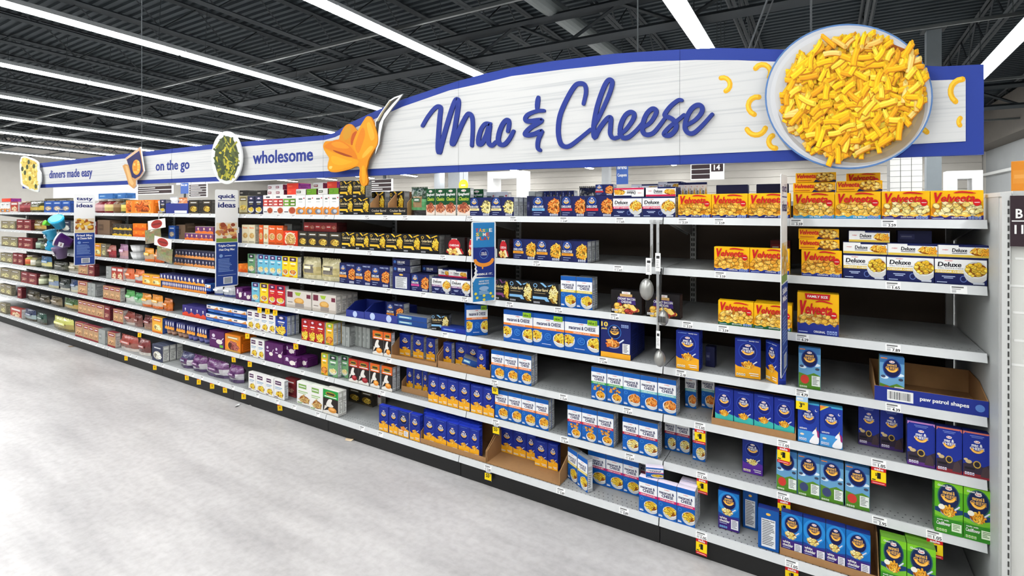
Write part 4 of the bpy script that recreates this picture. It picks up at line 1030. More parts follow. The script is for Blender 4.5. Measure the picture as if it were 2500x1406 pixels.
# name: (width, height, depth, print, (front, side, top), short description)
DES = {
 'queso': (.19, .115, .055, d_shells((54, 40, 110), 'QUESO BLANCO', cols=PALE), ((255,184,6), (250,182,4), (252,192,10)), 'orange shells carton with purple base band'),
 'milk2': (.19, .115, .055, d_shells((60, 150, 196), '2% MILK'), ((255,184,6), (250,182,4), (252,192,10)), 'orange shells carton with light blue base band'),
 'jumbo': (.19, .115, .055, d_shells((28, 34, 100), 'JUMBO', cols=[(240,176,60),(246,190,80),(226,156,40)]), ((255,184,6), (250,182,4), (252,192,10)), 'orange shells carton with navy base band'),
 'orig': (.19, .115, .055, d_shells((34, 50, 140), 'ORIGINAL', cols=[(240,176,60),(246,190,80),(230,160,44)]), ((255,184,6), (250,182,4), (252,192,10)), 'orange shells carton with blue base band'),
 'broc': (.19, .115, .055, d_shells((20, 90, 50), 'BROCCOLI'), ((255,184,6), (250,182,4), (252,192,10)), 'orange shells carton with green base band'),
 'famshell': (.2, .18, .07, d_shells((34, 50, 140), 'ORIGINAL', True), ((255,184,6), (250,182,4), (252,192,10)), 'tall orange family size shells carton'),
 'shellflat': (.19, .045, .115, d_shellflat, ((255,184,6), (250,182,4), (252,192,10)), 'orange shells carton lying flat'),
 'delyel': (.19, .105, .055, d_deluxe((222, 190, 70), 'SHELL PASTA & CHEESE', YEL, 'shell'), (NAVY, NAVY, NAVY), 'white and navy deluxe carton with yellow band'),
 'delred': (.17, .105, .055, d_deluxe((206, 30, 80), 'MACARONI & CHEESE'), (NAVY, (214,214,214), NAVY), 'white and navy deluxe carton with red band'),
 'delpurple': (.17, .105, .055, d_deluxe((120, 50, 120), 'MACARONI & CHEESE'), (NAVY, (214,214,214), NAVY), 'white and navy deluxe carton with purple band'),
 'delflaty': (.19, .048, .105, d_delflat((222, 190, 70)), (WH, NAVY, NAVY), 'white deluxe carton with yellow edge lying flat'),
 'delflatr': (.17, .048, .105, d_delflat((206, 30, 80)), (WH, NAVY, NAVY), 'white deluxe carton with red edge lying flat'),
 'kdcream': (.15, .115, .055, d_kdeluxe((244, 226, 160), PALE), ((24,30,82), GS, (20,26,70)), 'navy deluxe carton with cream band'),
 'kdblue': (.16, .115, .055, d_kdeluxe((110, 180, 226), ORAN), ((24,30,82), GS, (20,26,70)), 'navy deluxe carton with light blue band'),
 'kdred': (.15, .115, .055, d_kdeluxe((206, 40, 50), ORAN), ((24,30,82), GS, (20,26,70)), 'navy deluxe carton with red band'),
 'kdorange': (.15, .118, .055, d_kdeluxe((240, 160, 40)), ((24,30,82), GS, (20,26,70)), 'navy deluxe carton with orange band'),
 'kdpink': (.14, .115, .055, d_kdeluxe((206, 70, 150), ORAN), ((24,30,82), GS, (20,26,70)), 'navy deluxe carton with pink band'),
 'kdfam': (.13, .15, .06, d_kdeluxe((240, 150, 50), ORAN, 'FAMILY SIZE'), ((24,30,82), GS, (20,26,70)), 'tall navy family size deluxe carton'),
 'kdmulti': (.13, .15, .09, d_facts((28, 36, 96)), ((24,30,82), (30,40,110), (20,26,70)), 'navy deluxe multipack carton showing its back'),
 'kflat': (.13, .045, .11, d_kflat, ((24,30,82), GS, (20,26,70)), 'navy deluxe carton lying flat'),
 'kback': (.16, .1, .05, d_flatbox((20, 24, 62), (40, 44, 84), None, (90, 92, 120)), ((20,24,62), (20,24,62), (16,20,50)), 'plain dark navy carton showing its back'),
 'kskillet': (.17, .1, .06, d_flatbox((30, 36, 80), (226, 222, 216), [(170, 90, 40), (200, 120, 60)], (120, 120, 124)), ((24,30,76), (22,26,66), (18,22,56)), 'navy dinner carton with white receipt panel'),
 'spag': (.075, .175, .04, d_spag, ((18,74,40), (200,200,196), (18,60,34)), 'green spaghetti dinner carton'),
 'bargold': (.12, .125, .06, d_barrel((236, 190, 50), YEL), ((20,20,22), (120,120,116), (16,16,18)), 'black and gold macaroni carton'),
 'barblue': (.15, .127, .06, d_barrel((130, 184, 226), PALE), ((20,20,22), (150,150,146), (16,16,18)), 'black macaroni carton with pale blue stripes'),
 'baryel': (.15, .127, .06, d_barrel((120, 60, 110), YEL), ((20,20,22), (150,150,146), (16,16,18)), 'black macaroni carton with purple stripe'),
 'bacon': (.17, .122, .06, d_bacon((60, 40, 110)), ((22,18,20), (60,44,40), (18,14,16)), 'black bacon cheddar carton with purple label'),
 'redch': (.14, .115, .06, d_redcheese, ((24,18,18), (60,30,30), (18,14,14)), 'black carton with red cheese emblem'),
 'smyel': (.095, .176, .036, d_smac((226, 200, 60), YEL), ((18,92,176), GS, (120,124,128)), 'blue macaroni carton with yellow band'),
 'smor': (.085, .176, .036, d_smac((236, 130, 50)), ((18,92,176), GS, (120,124,128)), 'blue macaroni carton with orange band'),
 'smgreen': (.085, .176, .036, d_smac((60, 160, 70), CHED, loops=True), ((18,92,176), GS, (110,110,116)), 'blue macaroni carton with green band'),
 'smteal': (.085, .176, .036, d_smac((120, 190, 190), ORAN, 'tube'), ((18,92,176), GS, (110,110,116)), 'blue macaroni carton with teal band'),
 'smred': (.085, .176, .036, d_smac((206, 40, 60), CHED, loops=True), ((18,92,176), GS, (110,110,116)), 'blue loops carton with red band'),
 'smcrim': (.085, .176, .036, d_smac((170, 20, 60), PALE, 'shell'), ((18,92,176), GS, (110,110,116)), 'blue shells carton with crimson band'),
 'smpink': (.085, .176, .036, d_smac((206, 30, 100), YEL, 'shell'), ((18,92,176), GS, (226,214,230)), 'blue shells carton with pink band'),
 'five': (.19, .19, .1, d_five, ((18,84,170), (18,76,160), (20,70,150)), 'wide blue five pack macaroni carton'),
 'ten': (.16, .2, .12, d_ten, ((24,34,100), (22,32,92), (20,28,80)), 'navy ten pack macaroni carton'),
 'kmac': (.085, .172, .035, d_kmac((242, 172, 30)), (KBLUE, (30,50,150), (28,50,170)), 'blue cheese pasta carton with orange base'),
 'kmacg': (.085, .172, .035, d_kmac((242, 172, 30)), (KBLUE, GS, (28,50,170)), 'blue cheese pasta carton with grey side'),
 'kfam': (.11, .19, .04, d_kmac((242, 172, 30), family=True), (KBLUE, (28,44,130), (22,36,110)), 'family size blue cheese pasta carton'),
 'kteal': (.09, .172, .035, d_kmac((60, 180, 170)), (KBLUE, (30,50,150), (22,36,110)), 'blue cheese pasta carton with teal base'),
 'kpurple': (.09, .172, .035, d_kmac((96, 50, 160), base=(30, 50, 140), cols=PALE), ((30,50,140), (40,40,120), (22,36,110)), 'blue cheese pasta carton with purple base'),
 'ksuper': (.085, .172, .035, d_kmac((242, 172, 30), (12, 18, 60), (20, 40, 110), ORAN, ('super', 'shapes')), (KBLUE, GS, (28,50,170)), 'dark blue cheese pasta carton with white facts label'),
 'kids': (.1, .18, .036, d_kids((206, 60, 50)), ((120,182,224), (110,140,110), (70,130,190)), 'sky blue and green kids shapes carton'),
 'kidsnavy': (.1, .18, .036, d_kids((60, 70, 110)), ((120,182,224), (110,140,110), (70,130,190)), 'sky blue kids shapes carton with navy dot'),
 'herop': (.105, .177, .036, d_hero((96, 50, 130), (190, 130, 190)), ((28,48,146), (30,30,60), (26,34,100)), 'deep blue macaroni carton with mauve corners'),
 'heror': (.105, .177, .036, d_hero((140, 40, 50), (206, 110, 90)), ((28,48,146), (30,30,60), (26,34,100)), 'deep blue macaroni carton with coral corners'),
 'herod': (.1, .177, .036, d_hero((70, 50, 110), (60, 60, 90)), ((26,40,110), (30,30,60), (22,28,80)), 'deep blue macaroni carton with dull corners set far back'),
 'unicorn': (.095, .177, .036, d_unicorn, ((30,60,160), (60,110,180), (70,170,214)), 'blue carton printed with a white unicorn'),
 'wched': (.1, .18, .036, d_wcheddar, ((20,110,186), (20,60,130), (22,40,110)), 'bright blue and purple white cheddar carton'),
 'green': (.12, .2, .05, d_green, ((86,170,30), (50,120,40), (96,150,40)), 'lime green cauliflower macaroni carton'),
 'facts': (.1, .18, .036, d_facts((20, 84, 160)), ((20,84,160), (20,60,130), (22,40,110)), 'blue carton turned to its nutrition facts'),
 'annblue': (.06, .165, .036, d_pastabowl((110, 190, 214), (70, 40, 100), PALE, (70, 40, 100)), ((110,190,214), GS, (70,40,100)), 'light blue pasta carton with purple badge'),
 'annyel': (.06, .165, .036, d_pastabowl((244, 214, 30), (70, 40, 60), ORAN, (206, 60, 40)), ((244,214,30), GS, (200,180,40)), 'yellow pasta carton with dark badge'),
 'annred': (.06, .165, .036, d_pastabowl((206, 26, 40), (80, 30, 80), YEL, (240, 220, 120)), ((206,26,40), GS, (120,30,60)), 'red pasta carton with purple badge'),
 'anngreen': (.06, .165, .036, d_pastabowl((110, 160, 110), (40, 60, 50), PALE, (60, 40, 100)), ((110,160,110), GS, (80,100,90)), 'sage green pasta carton'),
 'cowred': (.075, .17, .036, d_cow((190, 50, 30), (150, 30, 36)), ((40,30,28), GS, (90,40,30)), 'black cow print shells carton with red top and dark sauce'),
 'coworange': (.075, .17, .036, d_cow((226, 100, 30), (226, 140, 50)), ((40,30,28), GS, (110,60,30)), 'black cow print shells carton with orange sauce'),
 'cowgreen': (.075, .17, .036, d_cow((30, 150, 60), (206, 140, 60)), ((226,224,216), (214,212,206), (220,218,210)), 'white shells carton with green top'),
 'ricewhite': (.075, .16, .036, d_white(YEL, (80, 40, 80), (120, 160, 190)), (WH, GS, (226,224,220)), 'white rice dinner carton with yellow bowl'),
 'ricegreen': (.09, .17, .05, d_white([(206, 170, 100), (186, 140, 80)], (130, 170, 90), (150, 190, 110)), (WH, (212,212,206), (222,226,214)), 'white and pale green dinner carton'),
 'blueb': (.09, .16, .036, d_pastabowl((22, 60, 160), (30, 30, 80), YEL, (220, 200, 80), False), ((22,60,160), (186,190,194), (30,40,110)), 'royal blue pasta carton'),
 'redbow': (.08, .165, .036, d_pastabowl((180, 26, 30), (150, 20, 26), YEL, (240, 200, 90), False), ((180,26,30), GS, (130,24,26)), 'red carton with yellow bow pasta'),
 'yelgreen': (.07, .165, .036, d_pastabowl((236, 180, 40), (150, 190, 60), ORAN, (80, 140, 50), False), ((236,180,40), (206,208,204), (150,160,60)), 'yellow and green pasta carton'),
 'greycard': (.05, .16, .1, d_flatbox((160, 164, 160), (140, 146, 142), None, (180, 182, 180)), ((160,164,160), (150,152,150), (120,122,120)), 'plain grey green carton standing side on'),
 'banbeige': (.06, .16, .04, d_ban((226, 216, 184), (206, 196, 150)), ((226,216,184), (190,182,160), (210,200,170)), 'beige chickpea pasta carton'),
 'banor': (.065, .16, .04, d_ban((226, 90, 30), (240, 200, 170)), ((226,90,30), (170,90,60), (200,80,30)), 'orange chickpea pasta carton'),
 'banflat': (.12, .11, .06, d_ban((222, 60, 24), (240, 226, 200)), ((222,60,24), (190,60,30), (200,60,30)), 'bright red orange pasta carton'),
 'pouchred': (.085, .16, .05, d_pouchbox((206, 70, 60)), (WH, (150,60,60), (236,236,232)), 'white carton with red squares and sauce bowl'),
 'pouchgreen': (.095, .16, .05, d_pouchbox((110, 160, 50)), (WH, (80,130,50), (236,236,232)), 'white carton with green squares and sauce bowl'),
 'goja': (.08, .155, .045, d_goja, (WH, (214,206,196), (230,228,224)), 'white carton with orange swirl base'),
 'stackwine': (.1, .045, .12, d_flatbox((226, 222, 218), (130, 40, 54)), ((226,222,218), (100,30,50), (230,228,224)), 'white carton with wine label lying in stack'),
 'stackcoral': (.11, .05, .12, d_flatbox((236, 70, 50), (240, 90, 60), None, (246, 110, 80)), ((236,70,50), (120,40,110), (230,80,60)), 'coral red carton lying in stack'),
 'stackgreen': (.1, .045, .12, d_flatbox((110, 160, 40), (90, 140, 34), None, (140, 190, 70)), ((110,160,40), (90,40,50), (120,160,50)), 'lime green carton lying in stack'),
 'stackdark': (.1, .045, .12, d_flatbox((226, 224, 218), (70, 76, 50)), ((226,224,218), (80,30,44), (232,230,226)), 'white carton with olive label lying in stack'),
 'nugget': (.17, .14, .05, d_mult, ((214,206,196), (206,200,190), (196,190,182)), 'cream noodle dinner carton with burgundy badges'),
 'navybowl': (.06, .155, .05, d_pastabowl((30, 32, 64), (60, 64, 90), YEL, (200, 180, 90)), ((30,32,64), (110,110,120), (50,50,80)), 'dark navy pasta carton with yellow bowl'),
 'clearyel': (.07, .16, .05, d_bars((176, 164, 120), [(110, 96, 60), (216, 190, 60), (196, 160, 70)], 4), ((176,164,120), (150,146,130), (180,176,160)), 'clear tub pack with yellow pasta'),
 'darkgold': (.09, .14, .05, d_bars((44, 40, 36), [(90, 80, 60), (160, 120, 40), (206, 170, 60)], 6), ((44,40,36), (70,66,60), (40,36,34)), 'dark carton with gold pasta print'),
 'redflat': (.14, .07, .1, d_flatbox((110, 30, 30), (150, 40, 40), [(180, 140, 120), (150, 90, 80)], (200, 180, 170)), ((110,30,30), (70,26,26), (90,28,28)), 'dark red carton lying flat'),
 'tealflat': (.16, .035, .08, d_flatbox((30, 70, 140), (120, 180, 200), None, WHITE), ((30,70,140), (176,180,184), (120,124,130)), 'blue macaroni carton lying on its side'),
 'blueflat': (.13, .03, .09, d_flatbox((26, 50, 150), (60, 110, 200), None, (190, 210, 240)), ((26,50,150), (60,80,150), (40,60,140)), 'bright blue carton lying flat'),
 'purpflat': (.1, .075, .1, d_purple((86, 26, 92)), ((86,26,92), (80,24,86), (96,36,104)), 'purple pasta carton lying low'),
 'purpbox': (.11, .15, .08, d_purple((110, 180, 60)), ((86,26,92), (70,20,76), (96,36,104)), 'purple pasta shells carton'),
 'purptall': (.08, .155, .05, d_purple((86, 26, 92)), ((86,26,92), (70,20,76), (96,36,104)), 'tall purple pasta carton'),
 'orange12': (.16, .15, .15, d_bars((232, 130, 20), [(200, 150, 70), (240, 160, 40), (130, 50, 40)], 3), ((232,130,20), (206,100,16), (226,130,30)), 'orange cup multipack carton'),
 'wave': (.3, .07, .12, d_wave((40, 44, 110), (236, 160, 50)), ((40,44,110), (40,44,110), (70,74,130)), 'blue cup multipack sleeve with orange wave'),
 'wavelow': (.3, .065, .12, d_wave((36, 34, 120), (230, 140, 40), n=6), ((36,34,120), (36,34,120), (50,50,130)), 'purple blue cup multipack sleeve with orange cups'),
 'wavered': (.18, .1, .12, d_wave((50, 40, 120), (220, 70, 40), n=2), ((50,40,120), (46,36,110), (60,54,130)), 'indigo cup multipack with red orange wave'),
 'wtray': (.16, .065, .12, d_wtray, ((24,86,170), (20,60,130), (40,90,160)), 'blue and white cup tray with orange wedge'),
 'pasblue': (.09, .155, .05, d_bars((36, 80, 160), [(60, 110, 190), (180, 160, 140), (210, 190, 160)], 5), ((36,80,160), (30,60,120), (40,80,150)), 'blue pasta carton with tan plate'),
 'pasblueflat': (.2, .06, .1, d_flatbox((60, 120, 190), (90, 150, 210), None, (200, 220, 240)), ((60,120,190), (50,100,160), (70,130,190)), 'light blue carton lying on the sauce jars'),
 'orangepack': (.28, .14, .1, d_bars((238, 130, 30), [(250, 160, 60), (250, 170, 70), (206, 90, 20)], 9), ((238,130,30), (226,110,20), (240,150,60)), 'bright orange snack cup multipack'),
 'browncase': (.2, .13, .12, d_flatbox((120, 96, 76), (90, 70, 56), None, (110, 88, 70)), ((120,96,76), (110,88,70), (126,100,80)), 'plain brown shipping carton'),
 'purptray': (.18, .065, .12, d_wave((110, 60, 110), (236, 120, 50), (240, 200, 160), 3), ((226,130,60), (110,60,110), (200,180,170)), 'orange and purple cup tray'),
 'cankblack': (.12, .065, .08, d_wave((60, 54, 50), (220, 180, 50), (120, 110, 100), 2), ((60,54,50), (50,46,44), (90,86,80)), 'black and yellow tub pack'),
 'orangecup': (.14, .07, .09, d_wave((236, 120, 20), (226, 90, 16), (250, 160, 70), 2), ((236,120,20), (220,100,16), (240,140,40)), 'orange cup pack'),
 'navycup': (.2, .075, .1, d_wave((34, 36, 66), (226, 150, 80), (200, 200, 206), 3), ((34,36,66), (40,42,70), (90,92,110)), 'navy cup tray with orange print'),
 'redwhite': (.1, .15, .05, d_bars((176, 60, 50), [(226, 214, 206), (206, 120, 70), (226, 180, 140)], 2), ((176,60,50), (196,190,186), (150,60,50)), 'red and cream dinner carton'),
 'tanred': (.09, .15, .05, d_bars((190, 150, 110), [(150, 36, 50), (206, 170, 120), (190, 140, 90)], 8), ((190,150,110), (176,172,166), (130,50,60)), 'tan dinner carton with crimson base'),
 'yelbox': (.1, .16, .05, d_bars((240, 176, 50), [(226, 120, 40), (246, 206, 110), (250, 216, 140)], 3), ((240,176,50), (60,90,160), (230,170,60)), 'yellow dinner carton on blue base'),
 'olivebox': (.08, .15, .05, d_bars((150, 140, 110), [(110, 100, 80), (170, 160, 110), (190, 180, 120)], 2), ((150,140,110), (130,124,104), (110,104,90)), 'dull olive carton'),
 'winebox': (.08, .15, .05, d_bars((120, 40, 46), [(150, 60, 60), (140, 50, 56), (180, 130, 110)], 7), ((120,40,46), (90,34,40), (110,40,44)), 'dark wine red carton'),
 'navywhite': (.12, .16, .06, d_bars((44, 50, 76), [(60, 66, 90), (220, 214, 196), (226, 220, 200)], 3), ((44,50,76), (200,200,194), (70,76,96)), 'navy carton with cream pasta print'),
 'stackblk': (.11, .045, .12, d_flatbox((40, 38, 36), (70, 66, 60), None, (206, 200, 190)), ((40,38,36), (60,58,54), (90,86,80)), 'black and white carton lying in stack'),
 'goldfish': (.16, .14, .1, d_flatbox((236, 150, 50), (240, 160, 66), None, (246, 176, 90)), ((236,150,50), (226,226,222), (240,160,60)), 'plain orange snack carton'),
}
MESH = {}
def carton_parts(key):
    if key in MESH: return MESH[key]
    W, H, Dp, fn, (cf, csd, ct), desc = DES[key]
    bm = bmesh.new(); bmesh.ops.create_cube(bm, size=1)
    bmesh.ops.scale(bm, vec=(W, Dp, H), verts=bm.verts); bmesh.ops.translate(bm, vec=(0, Dp/2, H/2), verts=bm.verts)
    bmesh.ops.bevel(bm, geom=list(bm.edges), offset=.0012, segments=1, affect='EDGES')
    m = MB()
    m.v = [tuple(v.co) for v in bm.verts]
    for f in bm.faces:
        n = f.normal
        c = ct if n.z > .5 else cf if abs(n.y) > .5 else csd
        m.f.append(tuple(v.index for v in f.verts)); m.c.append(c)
    bm.free()
    m.box(-W/2 + .002, W/2 - .002, .001, Dp*.52, H - .0002, H + .0007, tuple(min(255, int(v*1.05 + 4)) for v in ct))     # glued top flap
    body = m.mesh('carton_body')
    g = Art(W - .002, H - .002); fn(g); g.v = [(x, y, z + .001) for x, y, z in g.v]
    front = g.mesh('front_print')
    s = Art(Dp*.86, H*.9)
    lt = tuple(min(255, int(v*1.16 + 10)) for v in csd); dkc = tuple(int(v*.62) for v in csd)
    s.rect(0, .04, 1, .97, tuple(int(v*.97) for v in csd)); s.rect(0, .05, 1, .55, lt); s.lines(.1, .08, .9, .52, 7, dkc, rn); s.rect(.1, .62, .9, .66, lt); s.rect(.1, .8, .9, .96, lt)
    s.v = [(W/2 - y, x + Dp/2, z + H*.05) for x, y, z in s.v]
    side = s.mesh('side_print')
    s2 = Art(Dp*.86, H*.9); s2.rect(0, .04, 1, .97, tuple(int(v*.97) for v in csd)); s2.rect(0, .05, 1, .55, lt); s2.lines(.1, .08, .9, .52, 7, dkc, rn); s2.rect(.1, .8, .9, .96, lt)
    s2.v = [(-W/2 + y, -x + Dp/2, z + H*.05) for x, y, z in s2.v]
    side2 = s2.mesh('side_print')
    MESH[key] = (body, front, side, side2)
    return MESH[key]

def kind_name(key):
    for pre, nm in (('queso milk2 jumbo orig broc famshell shellflat', 'shells_carton'), ('del', 'deluxe_carton'), ('kd kflat', 'deluxe_carton'), ('sm', 'macaroni_carton'), ('five ten orange12 orangepack kdmulti', 'multipack_carton'),
                    ('kmac kfam kteal kpurple ksuper wched facts green', 'cheese_pasta_carton'), ('kids hero unicorn', 'shapes_carton'), ('bar bacon redch darkgold', 'macaroni_dinner_carton'), ('rice nugget cowgreen', 'rice_carton'),
                    ('wave wtray purptray cank orangecup navycup', 'cup_multipack'), ('stack', 'dinner_carton'), ('spag', 'spaghetti_carton')):
        if any(key.startswith(p) for p in pre.split()): return nm
    return 'pasta_carton'
ITEMS = []        # (object, shelf index, description) for labelling at the end
def carton(key, X, Y, Z, wd=None, hg=None, rz=0.0, k=0, note='', rx=0.0, ry=0.0, name=None):
    W, H, Dp, fn, cl, desc = DES[key]
    body, front, side, side2 = carton_parts(key)
    o = bpy.data.objects.new(name or kind_name(key), body); link(o)
    o.location = (X, Y, Z); o.rotation_euler = (rx, ry, rz)
    o.scale = ((wd or W) / W, 1.0, (hg or H) / H)
    link(bpy.data.objects.new('front_print', front), o)
    pxx = px_of(X, Y)
    link(bpy.data.objects.new('side_print', side if pxx < 1990 else side2), o)
    ITEMS.append((o, k, desc + (' ' + note if note else ''), 'carton', 'packaged food on the gondola shelves'))
    return o
def row(k, key, xs, Y=.014, h=None, lift=0.0, deep=0, note='', z=None, jit=0.003):
    """neighbouring cartons between the given picture columns, standing on shelf k"""
    if Y == .014 and k == 6: Y = lipY(6) + .014
    Dp = DES[key][2]
    for i, (a, b) in enumerate(zip(xs[:-1], xs[1:])):
        if a is None or b is None: continue
        A, B = xa(a, Y), xa(b, Y); wd = (B - A) - .0015
        Z = (ztop(k) if z is None else z) + lift
        yy = Y + rn.uniform(0, jit)
        carton(key, (A + B)/2, yy, Z, wd, h, rn.uniform(-.012, .012) if wd < .16 else 0, k, note)
        last = i == len(xs) - 2
        for q in range(deep if last else 0):
            carton(key, (A + B)/2, Y + (q + 1) * (Dp + .004), Z, wd, h, 0, k, (note + ' behind').strip())
# ================================================================== other packages
KRAFT = (150, 112, 70)
KRAFTM = mat('brown_corrugated', (164, 122, 78), .8, noise=.06, nscale=40)
KRAFTB = mat('blue_printed_tray', (34, 50, 140), .5)
def tray(k, a, b, dep, hb, hf, desc, Y=.014, m=None, words=None, slope=True, cols=(60, 40, 22), dark=None):
    """open shipping tray: floor, back, sloping sides, low front"""
    if k == 6: Y = lipY(6) + Y
    m = m or KRAFTM
    A, B = xa(a, Y), xa(b, Y); W = B - A; t = .004
    e = empty('display_tray', ((A + B)/2, Y, ztop(k)))
    MB().box(-W/2, W/2, 0, dep, 0, t).build('tray_floor', m, e)
    MB().box(-W/2, W/2, dep - t, dep, t, hb).build('back_wall', m, e)
    if hf: MB().box(-W/2, W/2, 0, t, t, hf).build('front_wall', m, e)
    for s in (-1, 1):
        x = s*(W/2 - t/2); q = MB()
        ys = [(t, t), (dep - t, t), (dep - t, hb), (dep*.45, hb), (t, max(hf, hb*.5 if slope else hf))]
        q.v = [(x - t/2, y, z) for y, z in ys] + [(x + t/2, y, z) for y, z in ys]; n = len(ys)
        q.f = [tuple(range(n)), tuple(range(2*n - 1, n - 1, -1))] + [(i, (i+1) % n, n + (i+1) % n, n + i) for i in range(n)]; q.c = [KRAFT]*len(q.f)
        q.build('side_wall', m, e)
    if words and hf:
        g = Art(W, hf - .001, y0=-.0006)
        words(g); o = g.build('tray_print', CARD, e); o.location = (0, 0, .0005)
    ITEMS.append((e, k, desc, 'tray', 'display trays on the shelves'))
    return e
def pouch(k, a, b, h, dep, cs, desc, Y=.03, lift=0, ivory=None, tilt=0.0):
    """soft pillow pack with crimped ends"""
    if k == 6: Y = lipY(6) + Y
    A, B = xa(a, Y), xa(b, Y); W = B - A; m = MB(); nx, nz = 8, 10; r = random.Random(int(a*7 + k))
    for side in (-1, 1):
        base = len(m.v)
        for j in range(nz + 1):
            for i in range(nx + 1):
                u, v = i/nx, j/nz
                bulge = (math.sin(math.pi*u)**.55) * (math.sin(math.pi*min(1, max(0, (v*1.12 - .0)/1.12)))**.5 if 0 < v < 1 else 0)
                if v < .5: bulge = max(bulge, (math.sin(math.pi*u)**.55) * .75)
                wob = 1 + r.uniform(-.16, .12)
                sq = 1 - .10*v
                m.v.append(((u - .5)*W*sq, dep/2 + side*dep/2*bulge*wob, v*h))
        for j in range(nz):
            for i in range(nx):
                q = base + j*(nx+1) + i
                f = (q, q+1, q+nx+2, q+nx+1)
                m.f.append(f if side < 0 else f[::-1])
                v = (j + .5)/nz
                c = cs[0] if v > .55 else cs[1] if v > .2 else cs[-1]
                jit = r.randint(-14, 14) if ivory else 0; c = tuple(max(0, min(255, q_ + jit)) for q_ in c)
                if ivory and .3 < v < .75 and .3 < (i+.5)/nx < .7: c = ivory
                m.c.append(c)
    m.smooth = True
    o = m.build('food_pouch', FILM); o.location = ((A + B)/2, Y, ztop(k) + lift); o.rotation_euler = (tilt, 0, 0)
    z = MB(); W2 = W*.9
    for i in range(10): z.box(-W2/2 + W2*i/10, -W2/2 + W2*(i+.6)/10, dep/2 - .002, dep/2 + .002, h - .001, h + .009, cs[0])
    zz = z.build('crimped_seal', FILM, o); zz['kind'] = 'stuff'
    lw, lh = (W*.34, h*.14) if ivory else (W*.5, h*.2)
    g = Art(lw, lh, y0=0); g.rect(0, 0, 1, 1, tuple(min(255, v + 50) for v in cs[0])); g.rect(.15, .35, .85, .65, WHITE)
    q = g.build('label_print', CARD, o); q.location = (0, -.003, h*.5)
    ITEMS.append((o, k, desc, 'pouch', 'soft packs on the shelves'))
    return o
def jar(k, a, b, h, glass, lid, lab, desc, Y=.03, lift=0):
    if k == 6: Y = lipY(6) + Y
    A, B = xa(a, Y), xa(b, Y); R_ = (B - A)/2*.98
    m = MB(); m.lathe([(R_*.86, 0), (R_, .008), (R_, h*.68), (R_*.72, h*.80), (R_*.68, h*.86)], glass, 16); m.smooth = True
    o = m.build('sauce_jar', PLASTIC); o.location = ((A + B)/2, Y + R_, ztop(k) + lift)
    MB().lathe([(R_*.74, h*.855), (R_*.76, h*.865), (R_*.76, h*.99), (R_*.70, h)], lid, 16).build('lid', PLASTIC, o)
    MB().lathe([(R_*1.012, h*.14), (R_*1.012, h*.40), (R_*1.012, h*.62)], lab, 16, cols=[lab, tuple(min(255, v + 40) for v in lab), lab]).build('paper_label', CARD, o)
    ITEMS.append((o, k, desc, 'jar', 'jars and cups on the shelves'))
def cup(k, a, b, h, body, lid, desc, Y=.03, lift=0):
    if k == 6: Y = lipY(6) + Y
    A, B = xa(a, Y), xa(b, Y); R_ = (B - A)/2*.97
    m = MB(); m.lathe([(R_*.70, 0), (R_*.74, .004), (R_*.97, h*.9), (R_*.97, h*.93)], body, 14, cols=[body, body, tuple(int(v*.9) for v in body), body])
    o = m.build('snack_cup', PLASTIC); o.location = ((A + B)/2, Y + R_, ztop(k) + lift)
    MB().lathe([(R_, h*.93), (R_, h*.975), (R_*.93, h)], lid, 14).build('lid', PLASTIC, o)
    MB().lathe([(R_*.83, h*.25), (R_*.93, h*.68)], tuple(min(255, v + 70) for v in body), 14).build('label_band', CARD, o)
    ITEMS.append((o, k, desc, 'cup', 'jars and cups on the shelves'))

# ================================================================== stocking the shelves
# ---- top shelf
row(0, 'queso', [2152, 2271, 2402]); row(0, 'milk2', [1936, 2038, 2151]); row(0, 'jumbo', [1655, 1737, 1826, 1930])
for a, b, z_, Yy in ((1936, 2040, .117, .03), (1942, 2042, .162, .05)): row(0, 'shellflat', [a, b], Y=Yy, lift=z_, note='over banded cartons', h=.042)
row(0, 'shellflat', [2042, 2155], Y=.02, lift=.117, note='on banded cartons'); row(0, 'milk2', [2066, 2150], Y=.085, lift=.118, h=.08, note='stacked behind')
row(0, 'kskillet', [1748, 1826], Y=.2, h=.165, note='behind the shells'); row(0, 'kback', [1846, 1925], Y=.2, h=.165, note='behind the shells'); row(0, 'kback', [1946, 1990], Y=.2, h=.165, note='behind the flat shells')
row(0, 'delred', [1496, 1567.5, 1649]); row(0, 'delflatr', [1576, 1650], Y=.016, lift=.107)
o = row(0, 'delflatr', [1498, 1572], Y=.016, lift=.107, note='turned upside down')
ob = ITEMS[-1][0]; ob.rotation_euler = (0, math.pi, 0); ob.location.z += .048
for i in range(5): carton('delred', xa(1663 + i*14, .16), .16, ztop(0), .028, .18, .18, 0, 'standing on end')
row(0, 'delflatr', [1540, 1606], Y=.16, lift=.13, note='pushed back'); row(0, 'delflatr', [1606, 1664], Y=.17, lift=.14, note='pushed back')
row(0, 'kdred', [1369, 1430, 1496]); row(0, 'kdblue', [1298, 1367]); row(0, 'kdred', [1453, 1497], Y=.018, lift=.116, h=.06, note='stacked on another')
row(0, 'kdcream', [1146, 1198, 1254], deep=2)
row(0, 'greycard', [1290, 1306], Y=.12, h=.15, note='behind the navy cartons'); row(0, 'kback', [1286, 1300], Y=.05, h=.12)
for i in range(6): row(0, 'kdcream', [1312 + i*15, 1326 + i*15], Y=.25, h=.155, note='filed at the back')
row(0, 'goja', [1180, 1208, 1240], Y=.22, h=.155, note='behind cream bands')
pouch(0, 1408, 1462, .17, .05, [(24, 24, 26), (34, 34, 38), (24, 24, 26)], 'crumpled black pouch behind navy deluxe cartons', Y=.2)
